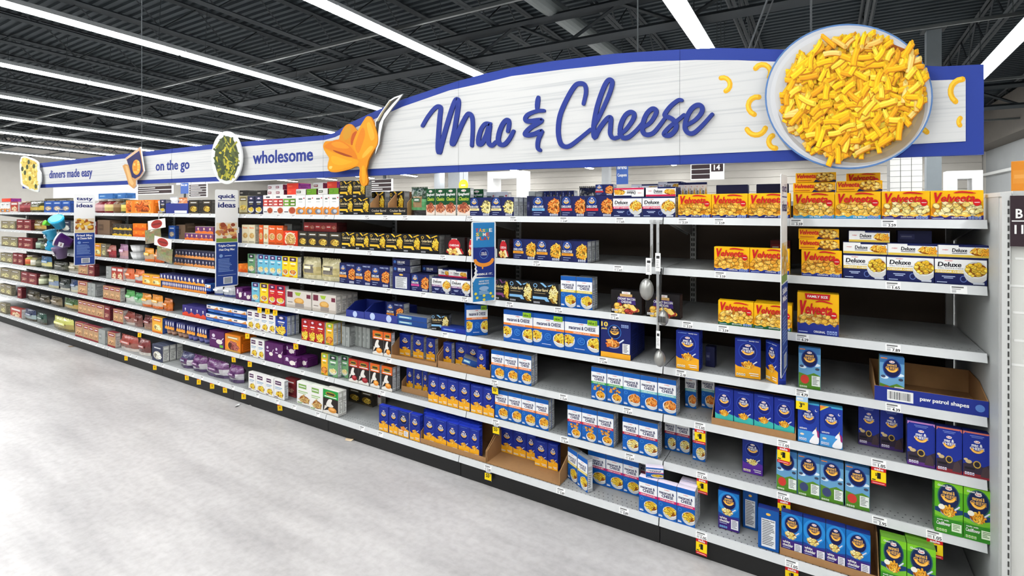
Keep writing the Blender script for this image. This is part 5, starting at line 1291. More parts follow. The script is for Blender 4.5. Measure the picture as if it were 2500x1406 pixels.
row(0, 'spag', [1040, 1062, 1087, 1113]); row(0, 'spag', [1116, 1148]); row(0, 'spag', [1148, 1180], Y=.10, h=.17, note='set back')
pouch(0, 996, 1040, .185, .06, [(26, 60, 36), (80, 150, 90), (20, 20, 22)], 'black and green shiny pouch beside green spaghetti cartons', ivory=(150, 120, 80))
for a, b in ((903, 947), (947, 994)):
    e = tray(0, a, b, .22, .17, .055, 'black fronted display case with torn kraft sides', m=KRAFTM, words=lambda g: (g.rect(-.05, -.1, 1.05, 1.1, (24, 24, 26)), g.text('Cracker Barrel', .1, .45, .9, .75, (190, 180, 160), .02), g.rect(.3, .12, .7, .3, (220, 180, 60))))
    row(0, 'bargold', [a + 4, b - 8], Y=.1, h=.165, lift=.005, note='inside black fronted case')
row(0, 'bargold', [829, 862, 901], deep=1); row(0, 'bargold', [829, 861, 892], lift=.1265, note='stacked on another')
row(0, 'goja', [722, 745, 765, 788, 804, 828])
row(0, 'pouchred', [642, 666, 691]); row(0, 'pouchgreen', [691, 722]); row(0, 'navybowl', [604, 622, 641]); row(0, 'clearyel', [583, 604])
L = .157
for (a, b, key, lay) in ((652, 672, 'stackwine', 0), (672, 692, 'stackwine', 0), (700, 722, 'stackcoral', 0), (722, 746, 'stackdark', 0), (748, 772, 'stackgreen', 0), (776, 800, 'stackdark', 0), (802, 826, 'stackgreen', 0),
                        (653, 672, 'stackwine', 1), (672, 690, 'stackwine', 1), (700, 728, 'stackcoral', 1), (764, 788, 'stackwine', 1), (798, 822, 'stackcoral', 1), (626, 648, 'stackblk', 0)):
    row(0, key, [a, b], Y=.02 + .03*lay, lift=L + lay*.047, note='%s layer up' % ('first' if lay == 0 else 'second'))
row(0, 'darkgold', [460, 484], h=.13); row(0, 'darkgold', [493, 516], h=.13); row(0, 'stackblk', [584, 603], Y=.018, lift=.162, note='by the quick ideas sign')
tray(0, 405, 459, .2, .13, .1, 'navy open display tray with barcode panel', m=KRAFTB, words=lambda g: g.rect(.4, .05, .95, .3, WHITE))
row(0, 'navybowl', [390, 404], note='tipped forward beside navy tray', h=.14)
pouch(0, 408, 428, .15, .05, [(236, 236, 236), (206, 208, 214), (220, 220, 224)], 'white pouch standing in the navy tray', Y=.06, lift=.01); pouch(0, 430, 452, .14, .05, [(240, 150, 90), (226, 226, 230), (220, 220, 224)], 'white pouch with orange top in the navy tray', Y=.06, lift=.01)
row(0, 'orangepack', [307, 324, 375]); cup(0, 378, 396, .13, (232, 232, 230), (210, 210, 208), 'round white tub beside orange snack pack')
jar(0, 224, 245, .16, (140, 40, 50), (206, 200, 190), (196, 150, 150), 'red sauce jar nearest the tasty ideas sign'); jar(0, 247, 268, .16, (150, 44, 50), (190, 190, 180), (200, 180, 110), 'red sauce jar with yellowish label'); jar(0, 270, 287, .16, (120, 86, 56), (150, 140, 120), (130, 96, 60), 'brown sauce jar'); jar(0, 289, 306, .15, (70, 76, 40), (60, 70, 50), (200, 180, 80), 'green oil bottle with yellow label')
row(0, 'pasblueflat', [240, 275], Y=.05, lift=.165); row(0, 'pasblueflat', [286, 306], Y=.05, lift=.165)
row(0, 'pasblue', [107, 128, 150, 171], h=.15); row(0, 'olivebox', [108, 140, 168], Y=.12, h=.19, note='set behind blue ones')
pouch(0, 66, 105, .15, .06, [(70, 72, 44), (216, 186, 70), (60, 62, 40)], 'olive bag with gold print beside blue pasta cartons'); jar(0, 44, 54, .16, (120, 40, 40), (206, 190, 170), (140, 60, 60), 'dark red jar beside the olive bag'); jar(0, 55, 65, .16, (120, 40, 44), (180, 160, 140), (130, 50, 54), 'dark red jar close to the olive bag')
row(0, 'redwhite', [25, 43], h=.15); row(0, 'goja', [0, 12, 24], h=.14, note='at the far end'); row(0, 'stackcoral', [4, 26], Y=.05, lift=.155, note='at the far end')
# ---- second shelf
row(1, 'delyel', [2058, 2164, 2281, 2411]); row(1, 'delflaty', [2058, 2167, 2290, 2420], Y=.012, lift=.107); row(1, 'delflaty', [2072, 2173], Y=.016, lift=.156, note='topmost of the pile'); row(1, 'kback', [2191, 2276], Y=.06, lift=.156, h=.05, note='on the flat cartons')
row(1, 'orig', [1956, 2056]); row(1, 'shellflat', [1950, 2050], Y=.016, lift=.117); row(1, 'shellflat', [1949, 2049], Y=.02, lift=.163, note='topmost of the pile')
row(1, 'orig', [1743, 1830, 1928]); row(1, 'redflat', [1880, 1930], Y=.25, note='in the shade', z=None); row(1, 'redflat', [1880, 1930], Y=.25, lift=.071, note='in the shade')
row(1, 'kdorange', [1252, 1309, 1370, 1434], deep=2)
row(1, 'redch', [1084, 1134]); row(1, 'redch', [1140, 1160]); row(1, 'redch', [1214, 1243])
row(1, 'bargold', [902, 942, 984, 1026, 1072], deep=1); row(1, 'bargold', [834, 868, 901]); row(1, 'darkgold', [727, 750, 774, 802, 832], h=.12)
row(1, 'redflat', [741, 768, 795, 822], Y=.03, lift=.122, note='over gold prints')
row(1, 'banflat', [691, 726], h=.12); row(1, 'banor', [632, 642], Y=.02); row(1, 'banbeige', [643, 655]); row(1, 'banor', [655, 673, 691]); row(1, 'banbeige', [590, 606, 622], deep=1); row(1, 'kback', [573, 589], h=.13); row(1, 'greycard', [694, 712], Y=.14, h=.17, note='behind red orange carton')
row(1, 'purptray', [451, 486, 520]); row(1, 'purptray', [476, 520], lift=.067, note='stacked on another'); row(1, 'browncase', [430, 452], Y=.05, h=.14); row(1, 'browncase', [452, 474], Y=.2, h=.15, note='set back'); row(1, 'pasblue', [411, 427], h=.13)
row(1, 'orangecup', [323, 358]); row(1, 'orangecup', [324, 357], lift=.072, note='stacked on another'); row(1, 'cankblack', [274, 299, 322]); row(1, 'cankblack', [275, 299, 322], lift=.066, note='stacked on another'); row(1, 'browncase', [238, 268], h=.17); row(1, 'winebox', [225, 236], h=.15)
row(1, 'olivebox', [2, 22, 36], h=.12); row(1, 'winebox', [40, 57, 75], h=.15); pouch(1, 77, 107, .14, .06, [(120, 100, 60), (196, 160, 70), (90, 80, 56)], 'gold brown bag on second shelf near the far end'); row(1, 'navywhite', [148, 172], Y=.1, h=.15)
# ---- third shelf
row(2, 'famshell', [1946, 2049]); row(2, 'broc', [1753, 1840, 1934], deep=1)
row(2, 'bacon', [1491, 1567]); row(2, 'bacon', [1577, 1660]); row(2, 'smyel', [1368, 1406, 1446], deep=1); row(2, 'barblue', [1243, 1300, 1364], deep=0); row(2, 'baryel', [1208, 1243])
row(2, 'bargold', [1150, 1180], h=.12, note='partly hidden by hanging sign')
row(2, 'delpurple', [1054, 1100, 1148]); row(2, 'delflatr', [1095, 1140], Y=.05, lift=.107); row(2, 'delflatr', [1070, 1096], Y=.06, lift=.107, note='pushed further in'); row(2, 'kdpink', [1003, 1047], deep=1); row(2, 'kdmulti', [958, 1001], h=.115); row(2, 'kflat', [958, 1001], Y=.016, lift=.116); row(2, 'kflat', [957, 1000], Y=.03, lift=.162, note='topmost of the pile'); row(2, 'kflat', [1030, 1068], Y=.1, lift=.12, note='in the shade')
row(2, 'kdfam', [828, 867, 906, 951])
for a, b, q in ((728, 774, 'nearer the yellow cartons'), (774, 823, 'beside the family size cartons')): pouch(2, a, b, .16, .09, [(206, 196, 150), (196, 180, 120), (214, 204, 160)], 'clear bag of pale noodles ' + q, ivory=(120, 112, 100))
row(2, 'annyel', [688, 704, 726]); row(2, 'annblue', [628, 644, 656, 674, 688]); row(2, 'anngreen', [604, 622], deep=1); row(2, 'orangecup', [582, 604], h=.07)
row(2, 'navycup', [424, 448, 472, 500, 524]); row(2, 'navycup', [426, 450, 474, 500, 524], lift=.077, note='stacked on another'); pouch(2, 346, 369, .13, .06, [(240, 160, 40), (200, 170, 130), (230, 110, 30)], 'orange pouch beside clear herb packets'); pouch(2, 370, 392, .12, .07, [(220, 130, 60), (226, 110, 30), (220, 90, 24)], 'orange pouch bulging out, third shelf')
cup(2, 308, 330, .08, (226, 226, 226), (206, 206, 206), 'white tub on third shelf'); cup(2, 309, 329, .075, (226, 226, 226), (206, 206, 206), 'white tub stacked on another tub', lift=.082); pouch(2, 286, 306, .15, .06, [(176, 130, 160), (200, 150, 150), (190, 150, 160)], 'pink pouch beside the white tubs'); pouch(2, 258, 277, .13, .06, [(180, 110, 100), (170, 50, 54), (140, 36, 46)], 'red pouch on third shelf by pink pouch'); row(2, 'yelbox', [230, 246], h=.15); row(2, 'olivebox', [247, 258], h=.15)
row(2, 'olivebox', [3, 23, 41], h=.14); row(2, 'winebox', [44, 55, 79], h=.15); jar(2, 82, 94, .15, (40, 56, 44), (150, 160, 140), (150, 170, 150), 'dark green jar on third shelf'); jar(2, 94, 106, .13, (50, 60, 40), (60, 60, 50), (90, 100, 70), 'squat olive jar on third shelf')
# ---- fourth shelf
row(3, 'ten', [1466, 1540], deep=1); row(3, 'five', [1229, 1301, 1378, 1463])
Xr = xa(1178, .1); carton('five', Xr, .04, ztop(3), .135, .19, .75, 3, 'turned cornerwise')
row(3, 'kfam', [1650, 1707], deep=1); carton('kfam', xa(1825, .02), .03, ztop(3), .11, .185, .10, 3, 'turned slightly'); carton('kfam', xa(1884, .02), .03, ztop(3), .085, .185, -.85, 3, 'turned cornerwise')
row(3, 'kids', [1949, 2004])
def t_words(g): g.rect(-.05, -.1, 1.05, 1.1, (34, 50, 140)); g.rect(.12, .15, .36, .85, WHITE); [g.rect(.135 + i*.012, .25, .135 + i*.012 + rn.choice([.004, .007]), .75, (20, 20, 30)) for i in range(17)]; g.text('paw patrol shapes', .42, .35, .84, .68, WHITE, .03); g.ell(.93, .5, .04, .04, (90, 130, 200), 14)
tray(3, 2135, 2414, .3, .1, .062, 'long blue display tray with barcode and white lettering', m=KRAFTM, words=t_words, Y=.004, slope=False)
row(3, 'kids', [2147, 2209], Y=.012, lift=.005, note='inside the blue tray')
row(3, 'kback', [1722, 1745], Y=.12, h=.1, note='in the shade')
tray(3, 845, 889, .2, .1, .05, 'small royal blue tray with round white badge', m=KRAFTB, words=lambda g: g.ell(.5, .5, .12, .12, (190, 206, 240), 12)); tray(3, 890, 970, .2, .1, .055, 'wide royal blue tray holding one leaning carton', m=KRAFTB, words=lambda g: (g.ell(.25, .5, .08, .08, (190, 206, 240), 12), g.ell(.75, .5, .08, .08, (190, 206, 240), 12)))
row(3, 'kdfam', [943, 985], Y=.05, lift=.005, h=.13, note='leaning in blue tray')
row(3, 'tealflat', [969, 1042]); row(3, 'tealflat', [969, 1042], lift=.036, note='stacked on another'); carton('barblue', xa(1072, .02), .03, ztop(3), .12, .10, .35, 3, 'turned at an angle', rx=0); row(3, 'blueflat', [1076, 1148])
row(3, 'nugget', [699, 760]); row(3, 'nugget', [762, 820], deep=3); row(3, 'annblue', [614, 633]); row(3, 'annyel', [634, 654]); row(3, 'annred', [655, 673, 696]); row(3, 'purpflat', [575, 592], h=.1); row(3, 'purpflat', [592, 613])
pouch(3, 516, 536, .08, .07, [(220, 222, 226), (190, 196, 206), (60, 80, 150)], 'clear and blue bag under the quick ideas sign'); pouch(3, 538, 566, .09, .07, [(214, 216, 220), (196, 200, 206), (60, 76, 140)], 'clear bag with blue base by purple carton')
row(3, 'wavelow', [396, 420, 446, 472, 504]); row(3, 'wave', [390, 422, 456, 500], lift=.067, note='stacked above'); row(3, 'wtray', [500, 514], lift=.03); row(3, 'yelbox', [347, 368, 392], h=.11); pouch(3, 300, 322, .13, .06, [(226, 110, 60), (226, 100, 50), (206, 200, 190)], 'orange snack pouch next to red cartons'); pouch(3, 323, 346, .13, .06, [(230, 120, 60), (200, 196, 190), (190, 60, 40)], 'orange and white pouch next to yellow cartons')
row(3, 'redwhite', [272, 285, 300], h=.14); row(3, 'greycard', [258, 271], h=.14, note='beside red cartons'); row(3, 'tanred', [191, 214], h=.14); row(3, 'winebox', [215, 230], h=.14)
row(3, 'olivebox', [0, 15, 30], h=.14); row(3, 'winebox', [31, 43, 56], h=.16); jar(3, 57, 67, .14, (190, 190, 90), (226, 214, 200), (206, 100, 60), 'yellow dressing bottle on fourth shelf'); jar(3, 70, 80, .14, (170, 160, 110), (90, 80, 70), (210, 206, 190), 'cream bottle on fourth shelf'); jar(3, 83, 92, .13, (70, 76, 50), (90, 90, 80), (110, 110, 90), 'dark bottle on fourth shelf'); pouch(3, 95, 122, .15, .05, [(70, 110, 150), (214, 206, 130), (60, 70, 50)], 'blue and yellow pouch slumped among dark bags'); pouch(3, 123, 160, .1, .07, [(60, 62, 50), (74, 76, 54), (50, 52, 40)], 'dark olive bag slumped on fourth shelf'); pouch(3, 161, 190, .11, .06, [(190, 180, 150), (150, 140, 110), (206, 200, 190)], 'grey cream bag next to tan carton')
# ---- fifth shelf
row(4, 'smor', [1199, 1231, 1264, 1297], deep=1); row(4, 'smgreen', [1443, 1481, 1521]); row(4, 'smteal', [1521, 1563, 1605, 1651], deep=1)
row(4, 'smteal', [1672, 1700], Y=.16, note='in the shade'); row(4, 'smteal', [1712, 1745], Y=.2, note='in the shade')
tray(4, 1737, 1943, .2, .13, .032, 'kraft display tray of four teal based cartons', Y=.008, slope=False); row(4, 'kteal', [1745, 1791, 1840, 1889, 1940], Y=.0145, lift=.005)
row(4, 'unicorn', [1947, 2001, 2058]); row(4, 'herod', [2095, 2148, 2206], Y=.12); row(4, 'herop', [2214, 2284]); row(4, 'heror', [2285, 2350, 2422], Y=.004)
tray(4, 955, 1066, .25, .155, .024, 'kraft display tray with gaps between blue cartons'); row(4, 'kmacg', [975, 1002], Y=.09, lift=.005, h=.15); row(4, 'kmacg', [1008, 1034], Y=.09, lift=.005, h=.15); row(4, 'kmacg', [1040, 1062], Y=.09, lift=.005, h=.15)
tray(4, 1069, 1197, .25, .15, .045, 'kraft display tray holding a fallen blue carton'); row(4, 'kmacg', [1082, 1102], Y=.06, lift=.005, h=.15, note='near fallen carton'); row(4, 'kmacg', [1111, 1140, 1168], Y=.09, lift=.005, h=.15, note='near fallen carton'); row(4, 'kmac', [1164, 1186], Y=.03, lift=.005, h=.15, note='near fallen carton')
carton('tealflat', xa(1146, .02), .016, ztop(4) + .05, .1, .04, .5, 4, 'fallen across the tray', ry=.35)
row(4, 'coworange', [909, 936, 955]); row(4, 'redbow', [736, 754, 771, 792]); row(4, 'yelgreen', [795, 813], deep=2)
for i in range(7): row(4, 'greycard', [834 + i*10, 843 + i*10], Y=.05 + .05*(i > 1), h=.15, note='filed edge on')
row(4, 'blueb', [672, 700], deep=2); row(4, 'ricewhite', [603, 620, 637, 655, 672]); row(4, 'wtray', [502, 532, 568, 604]); row(4, 'wtray', [504, 534, 568, 602], Y=.03, lift=.075, note='stacked on another'); row(4, 'wavered', [445, 474, 503])
pouch(4, 340, 363, .125, .06, [(236, 150, 40), (206, 190, 170), (226, 110, 30)], 'orange pouch between green pouches and tubs'); pouch(4, 364, 391, .13, .06, [(236, 150, 40), (220, 190, 160), (226, 110, 30)], 'orange pouch with pale middle on fifth shelf'); pouch(4, 392, 412, .11, .08, [(200, 110, 30), (226, 120, 30), (190, 90, 24)], 'dark orange pouch at end of its row'); pouch(4, 301, 323, .13, .06, [(90, 170, 90), (206, 210, 200), (190, 196, 186)], 'green and white pouch on fifth shelf'); pouch(4, 323, 342, .12, .06, [(60, 150, 80), (150, 190, 150), (190, 196, 186)], 'deeper green pouch beside orange pouches')
row(4, 'tanred', [190, 213], h=.16); row(4, 'greycard', [214, 222, 232], h=.155, note='beside tan carton'); row(4, 'tanred', [251, 267, 280, 293], h=.155, note='in a row')
row(4, 'olivebox', [0, 25, 48], h=.155); row(4, 'winebox', [51, 68, 89], h=.15); jar(4, 91, 99, .14, (120, 120, 90), (210, 206, 190), (200, 206, 170), 'pale dressing bottle on fifth shelf'); pouch(4, 113, 138, .16, .05, [(150, 150, 100), (120, 140, 170), (196, 190, 150)], 'blue grey printed pouch on fifth shelf'); pouch(4, 140, 164, .13, .06, [(40, 46, 44), (60, 70, 70), (200, 196, 180)], 'black pouch on fifth shelf'); pouch(4, 167, 188, .14, .05, [(50, 70, 110), (170, 176, 170), (206, 200, 170)], 'blue topped pouch beside tan carton')
# ---- sixth shelf
row(5, 'smor', [1208, 1240, 1273, 1307, 1339], deep=1); row(5, 'kmac', [1045, 1070, 1092, 1119, 1147], Y=.012); row(5, 'kmac', [1149, 1179, 1207], Y=.012)
row(5, 'smred', [1385, 1420, 1458, 1498], deep=1); row(5, 'smcrim', [1519, 1559, 1606], deep=1); row(5, 'smcrim', [1622, 1650, 1684], Y=.14, note='in the shade'); row(5, 'smcrim', [1690, 1722], Y=.1, note='in the shade')
row(5, 'kpurple', [1812, 1863], Y=.1); row(5, 'kids', [1895, 1946]); row(5, 'kidsnavy', [1947, 2002, 2060]); row(5, 'kids', [2063, 2124]); row(5, 'green', [2281, 2352, 2426], Y=-.004, deep=2)
row(5, 'cowred', [851, 874, 901]); row(5, 'coworange', [903, 927]); row(5, 'coworange', [931, 958], deep=1); row(5, 'yelgreen', [784, 800], note='by cow print cartons'); row(5, 'anngreen', [801, 824], deep=1); row(5, 'anngreen', [832, 850], Y=.05, note='set back')
tray(5, 980, 1046, .25, .14, .04, 'kraft tray behind the row of blue cartons', Y=.06); row(5, 'kmacg', [992, 1008], Y=.1, lift=.005, h=.15, note='in tray behind'); row(5, 'kmacg', [1012, 1030], Y=.1, lift=.005, h=.15, note='in tray behind'); row(5, 'kmacg', [1032, 1044], Y=.1, lift=.005, h=.15, note='in tray behind')
row(5, 'purptall', [646, 668, 690]); row(5, 'purpflat', [691, 725], h=.075); row(5, 'purpflat', [691, 722], Y=.05, lift=.077, note='stacked on another'); row(5, 'purpflat', [726, 750], Y=.06, h=.075, note='set back'); row(5, 'ricewhite', [611, 629, 645]); row(5, 'orange12', [549, 587]); row(5, 'purpbox', [511, 547])
for a, b in ((402, 425), (430, 452), (455, 476), (480, 505)):
    row(5, 'wave', [a, b], Y=.02, lift=.062, h=.085, note='on small cups')
    for q in range(2): w_ = (b - a)/2; cup(5, a + q*w_, a + (q+1)*w_, .06, (50, 50, 110) if a > 440 else (120, 80, 60), (206, 206, 214), 'small cup under a wavy blue sleeve')
row(5, 'yelbox', [371, 396]); pouch(5, 298, 322, .13, .07, [(150, 70, 60), (160, 110, 96), (200, 190, 180)], 'red brown pouch on sixth shelf'); pouch(5, 322, 340, .12, .07, [(110, 50, 44), (120, 70, 60), (140, 100, 90)], 'dark brown pouch on sixth shelf'); pouch(5, 344, 370, .13, .07, [(110, 44, 46), (150, 100, 80), (170, 130, 100)], 'brown pouch beside yellow carton')
row(5, 'tanred', [190, 201, 212, 222, 233, 253], h=.16); row(5, 'winebox', [254, 268], h=.16); row(5, 'tanred', [276, 290, 300], h=.15, note='beyond wine carton')
row(5, 'olivebox', [0, 13, 27], h=.15); row(5, 'winebox', [42, 52], h=.15); pouch(5, 60, 90, .12, .07, [(66, 60, 44), (84, 76, 54), (60, 56, 40)], 'dark olive bag on sixth shelf'); pouch(5, 92, 115, .1, .06, [(70, 64, 48), (96, 84, 60), (60, 56, 40)], 'dim olive bag slumped on sixth shelf'); pouch(5, 117, 145, .11, .07, [(110, 96, 70), (130, 114, 84), (76, 70, 50)], 'tan bag slumped on sixth shelf'); pouch(5, 150, 188, .13, .06, [(70, 100, 60), (180, 150, 60), (90, 80, 50)], 'green and gold bag next to tan cartons')
# ---- bottom shelf
row(6, 'smpink', [1435, 1479, 1521, 1560], Y=.06); row(6, 'smpink', [1559, 1605, 1652, 1697], Y=-.07, deep=2)
carton('smyel', xa(1388, -.03), .02, ztop(6), .085, .176, -.5, 6, 'leaning at an angle'); carton('smyel', xa(1418, -.05), -.028, ztop(6), .085, .176, -.5, 6, 'leaning at an angle')
carton('smpink', xa(1600, -.04), -.05, ztop(6) + .178, .085, .05, .35, 6, 'lying across the others', rx=0)
row(6, 'smpink', [1462, 1500, 1545, 1590], Y=.14, note='in the back row')
row(6, 'wched', [1753, 1805], Y=.0); row(6, 'facts', [1813, 1850], Y=.06); row(6, 'facts', [1850, 1902], Y=-.06)
tray(6, 1904, 2147, .22, .16, .03, 'kraft display tray of four white cheddar cartons', slope=False); row(6, 'wched', [1907, 1960, 2016, 2065], Y=-.054, lift=.005); row(6, 'wched', [2065, 2126], Y=-.056, lift=.005)
row(6, 'kflat', [1962, 2018, 2077, 2138], Y=.04, lift=.186, note='on cheddar tray', h=.032)
row(6, 'green', [2150, 2214, 2286], Y=-.065, deep=1)
tray(6, 1187, 1366, .3, .14, 0, 'nearly empty kraft tray with a few cartons left'); row(6, 'kmac', [1222, 1252, 1285, 1308], Y=.1, lift=.005, h=.15, note='in near empty tray'); row(6, 'kmac', [1305, 1337, 1362], Y=.06, lift=.005, h=.15, note='in near empty tray')
row(6, 'kmac', [925, 948]); row(6, 'kmac', [949, 971]); row(6, 'ksuper', [971, 998]); row(6, 'kmac', [1000, 1025])
tray(6, 1026, 1186, .24, .14, .03, 'full kraft tray of blue mac and cheese cartons'); 
for q in range(3): row(6, 'kmac', [1034, 1062, 1090, 1118, 1146, 1170], Y=-.052 + q*.04, lift=.005, note='%s of full tray' % ('front', 'middle', 'back')[q])
row(6, 'ricegreen', [724, 758], Y=-.04); row(6, 'ricegreen', [757, 788], h=.18); row(6, 'cowgreen', [788, 826], h=.18, deep=1); row(6, 'ricewhite', [606, 624, 648, 668, 694], h=.15); row(6, 'winebox', [696, 722], Y=.02, h=.14)
row(6, 'darkgold', [850, 880, 910], Y=.2, h=.11, note='at the back'); row(6, 'nugget', [888, 930], Y=.25, h=.1, note='at the back')
for a, b, q in ((430, 460, 'navy'), (458, 492, 'plum'), (490, 545, 'plum'), (546, 580, 'plum')):
    pouch(6, a, b, .13, .12, [(60, 60, 96) if q == 'navy' else (96, 44, 100), (200, 196, 200), (70, 50, 90)], 'shrink wrapped %s and white cup multipack on bottom shelf' % q, ivory=(90, 50, 100))
row(6, 'navywhite', [371, 397], deep=2); pouch(6, 283, 327, .14, .1, [(160, 70, 60), (150, 90, 76), (210, 200, 190)], 'red brown bread bag on bottom shelf'); pouch(6, 330, 358, .15, .08, [(120, 50, 50), (110, 60, 54), (206, 200, 190)], 'dark red bag beside bread bag')
row(6, 'tanred', [183, 202], h=.17); row(6, 'tanred', [203, 216, 228, 240], h=.165, deep=0); row(6, 'greycard', [240, 256], h=.16, note='beside tan cartons'); row(6, 'tanred', [262, 281], h=.16, note='set apart')
row(6, 'olivebox', [0, 14], h=.15); row(6, 'redwhite', [25, 52], h=.13, note='at the far end'); pouch(6, 55, 82, .14, .06, [(50, 60, 90), (150, 170, 170), (70, 60, 40)], 'blue and white pouch near far end, bottom shelf'); pouch(6, 84, 108, .13, .06, [(50, 80, 70), (60, 80, 66), (70, 64, 44)], 'dark teal pouch near far end, bottom shelf'); pouch(6, 120, 170, .14, .1, [(200, 200, 110), (170, 150, 70), (110, 96, 50)], 'yellow green bag slumped on bottom shelf')
# carton on top of the end cap
pe = at(2458, 470, .25)
o = carton('goldfish', pe.x + .06, .25, 1.706, .1, .13, -.62, 0, ''); ITEMS.pop(); tag(o, 'plain orange snack carton standing on top of the end cap', 'carton')

# ================================================================== labels of everything on the shelves
from collections import defaultdict
groups = defaultdict(list)
for it in ITEMS: groups[(it[2], it[1])].append(it)
shelf_short = ['top shelf', 'second shelf', 'third shelf', 'fourth shelf', 'fifth shelf', 'sixth shelf', 'bottom shelf']
for (desc, k), L in groups.items():
    L.sort(key=lambda q: (-round(q[0].location.x, 2), q[0].location.y, q[0].location.z))
    for i, it in enumerate(L):
        s = shelf_short[k]
        if len(L) == 1:
            lab = desc if s in desc else '%s, %s' % (desc, s)
        else:
            lab = '%s, %s, %s from end' % (desc, s, nth[i] if i < 16 else 'number %d' % (i + 1))
            if len(lab.split()) > 16: print('LONG', len(lab.split()), lab)
        tag(it[0], lab, it[3], it[4])
# ================================================================== hanging signs, tags, utensils
def blade(px, py0, py1, wd, label, art, Y=-.01, bite=False, name='blade_sign', rz=0.0, rnd_=.012):
    """sign standing out from the shelf edge into the aisle, seen from its +X face"""
    X = xa(px, Y); z0, z1 = za(px, py1, Y - .05), za(px, py0, Y - .05); H = z1 - z0
    e = empty(name, (X, Y, z0), rz)
    pts = []
    for cx, cz, a in ((wd - rnd_, rnd_, -90), (wd - rnd_, H - rnd_, 0), (rnd_, H - rnd_, 90), (rnd_, rnd_, 180)):
        for i in range(4): t = math.radians(a + 30*i); pts.append((cx + rnd_*math.cos(t), cz + rnd_*math.sin(t)))
    if bite:
        k = [(0, H*.52)]
        for i in range(9): k.append((.014 + .007*(i % 2) + .008*math.sin(i*.4), H*(.515 - i*.0245)))
        k.append((0, H*.27)); pts += k
    pm = MB()
    # sign coordinates: u from the outer edge (0) to the shelf (wd); Y = -(wd-u)
    n = len(pts); pm.v = [(0.0015, -(wd - u), v) for u, v in pts] + [(-.0015, -(wd - u), v) for u, v in pts]
    pm.f = [tuple(range(n)), tuple(range(2*n-1, n-1, -1))] + [(i, n+i, n+(i+1) % n, (i+1) % n) for i in range(n)]; pm.c = [(240, 240, 238)]*len(pm.f)
    pm.build('panel', BOARD, e)
    g = Art(wd, H, y0=-.0005, step=4e-5); art(g)
    g.v = [(.0015 - y, -(wd - (x + wd/2)), z) for x, y, z in g.v]
    g.build('sign_print', BOARD, e)
    MB().box(-.003, .003, -.012, .008, H*.55, H*.55 + .05).build('clip', RAIL, e)
    tag(e, label, 'sign', 'blade signs standing out from the shelf edge')
    return e
def a_ideas(word, foods, dark, title):
    def f(g):
        g.rect(.03, .005, .97, .995, (236, 236, 234)); g.text(word, .12, .90, .88, .955, (40, 48, 110), .05); g.rect(.12, .885, .88, .892, (90, 96, 140)); g.text('ideas', .12, .815, .88, .87, (40, 48, 110), .05)
        g.rect(.04, .50, .96, .66, (226, 214, 190)); g.rect(.04, .46, .96, .50, (120, 150, 60) if word == 'quick' else (214, 190, 140))
        r = random.Random(5)
        for i in range(34): g.ell(r.uniform(.12, .88), r.uniform(.50, .64), r.uniform(.06, .15), r.uniform(.05, .12), r.choice(foods), 9)
        g.rect(.03, .01, .97, .455, (34, 64, 140)); g.text(title[0], .12, .405, .88, .435, WHITE, .03); g.text(title[1], .16, .365, .84, .395, WHITE, .03)
        g.ell(.24, .32, .08, .08, (120, 150, 200), 12); g.rect(.4, .315, .7, .32, LINE); g.lines(.12, .15, .8, .29, 9, (120, 146, 200), r); g.rect(.1, .12, .9, .123, LINE); g.rect(.34, .03, .74, .10, (226, 228, 230)); g.rect(.38, .035, .70, .095, (150, 156, 166))
    return f
blade(581, 463, 700, .185, 'white and blue quick ideas blade sign with sausage photo', a_ideas('quick', [(176, 96, 60), (206, 140, 60), (150, 70, 44), (226, 180, 110), (190, 120, 90)], 0, ('Triple-Cheese', 'Hot Dog Mac')), rz=-.12)
blade(232, 474, 648, .19, 'white and blue tasty ideas blade sign with macaroni photo', a_ideas('tasty', [(206, 150, 40), (176, 110, 30), (226, 180, 70), (150, 80, 30)], 0, ('Fried Mac', '& Cheese Balls')), rz=-.12)
blade(1921, 428, 905, .19, 'recipe blade sign seen edge on between the orange shells cartons', a_ideas('quick', [(206, 150, 60), (226, 180, 80)], 0, ('Skillet', 'Mac')), rz=-.06)
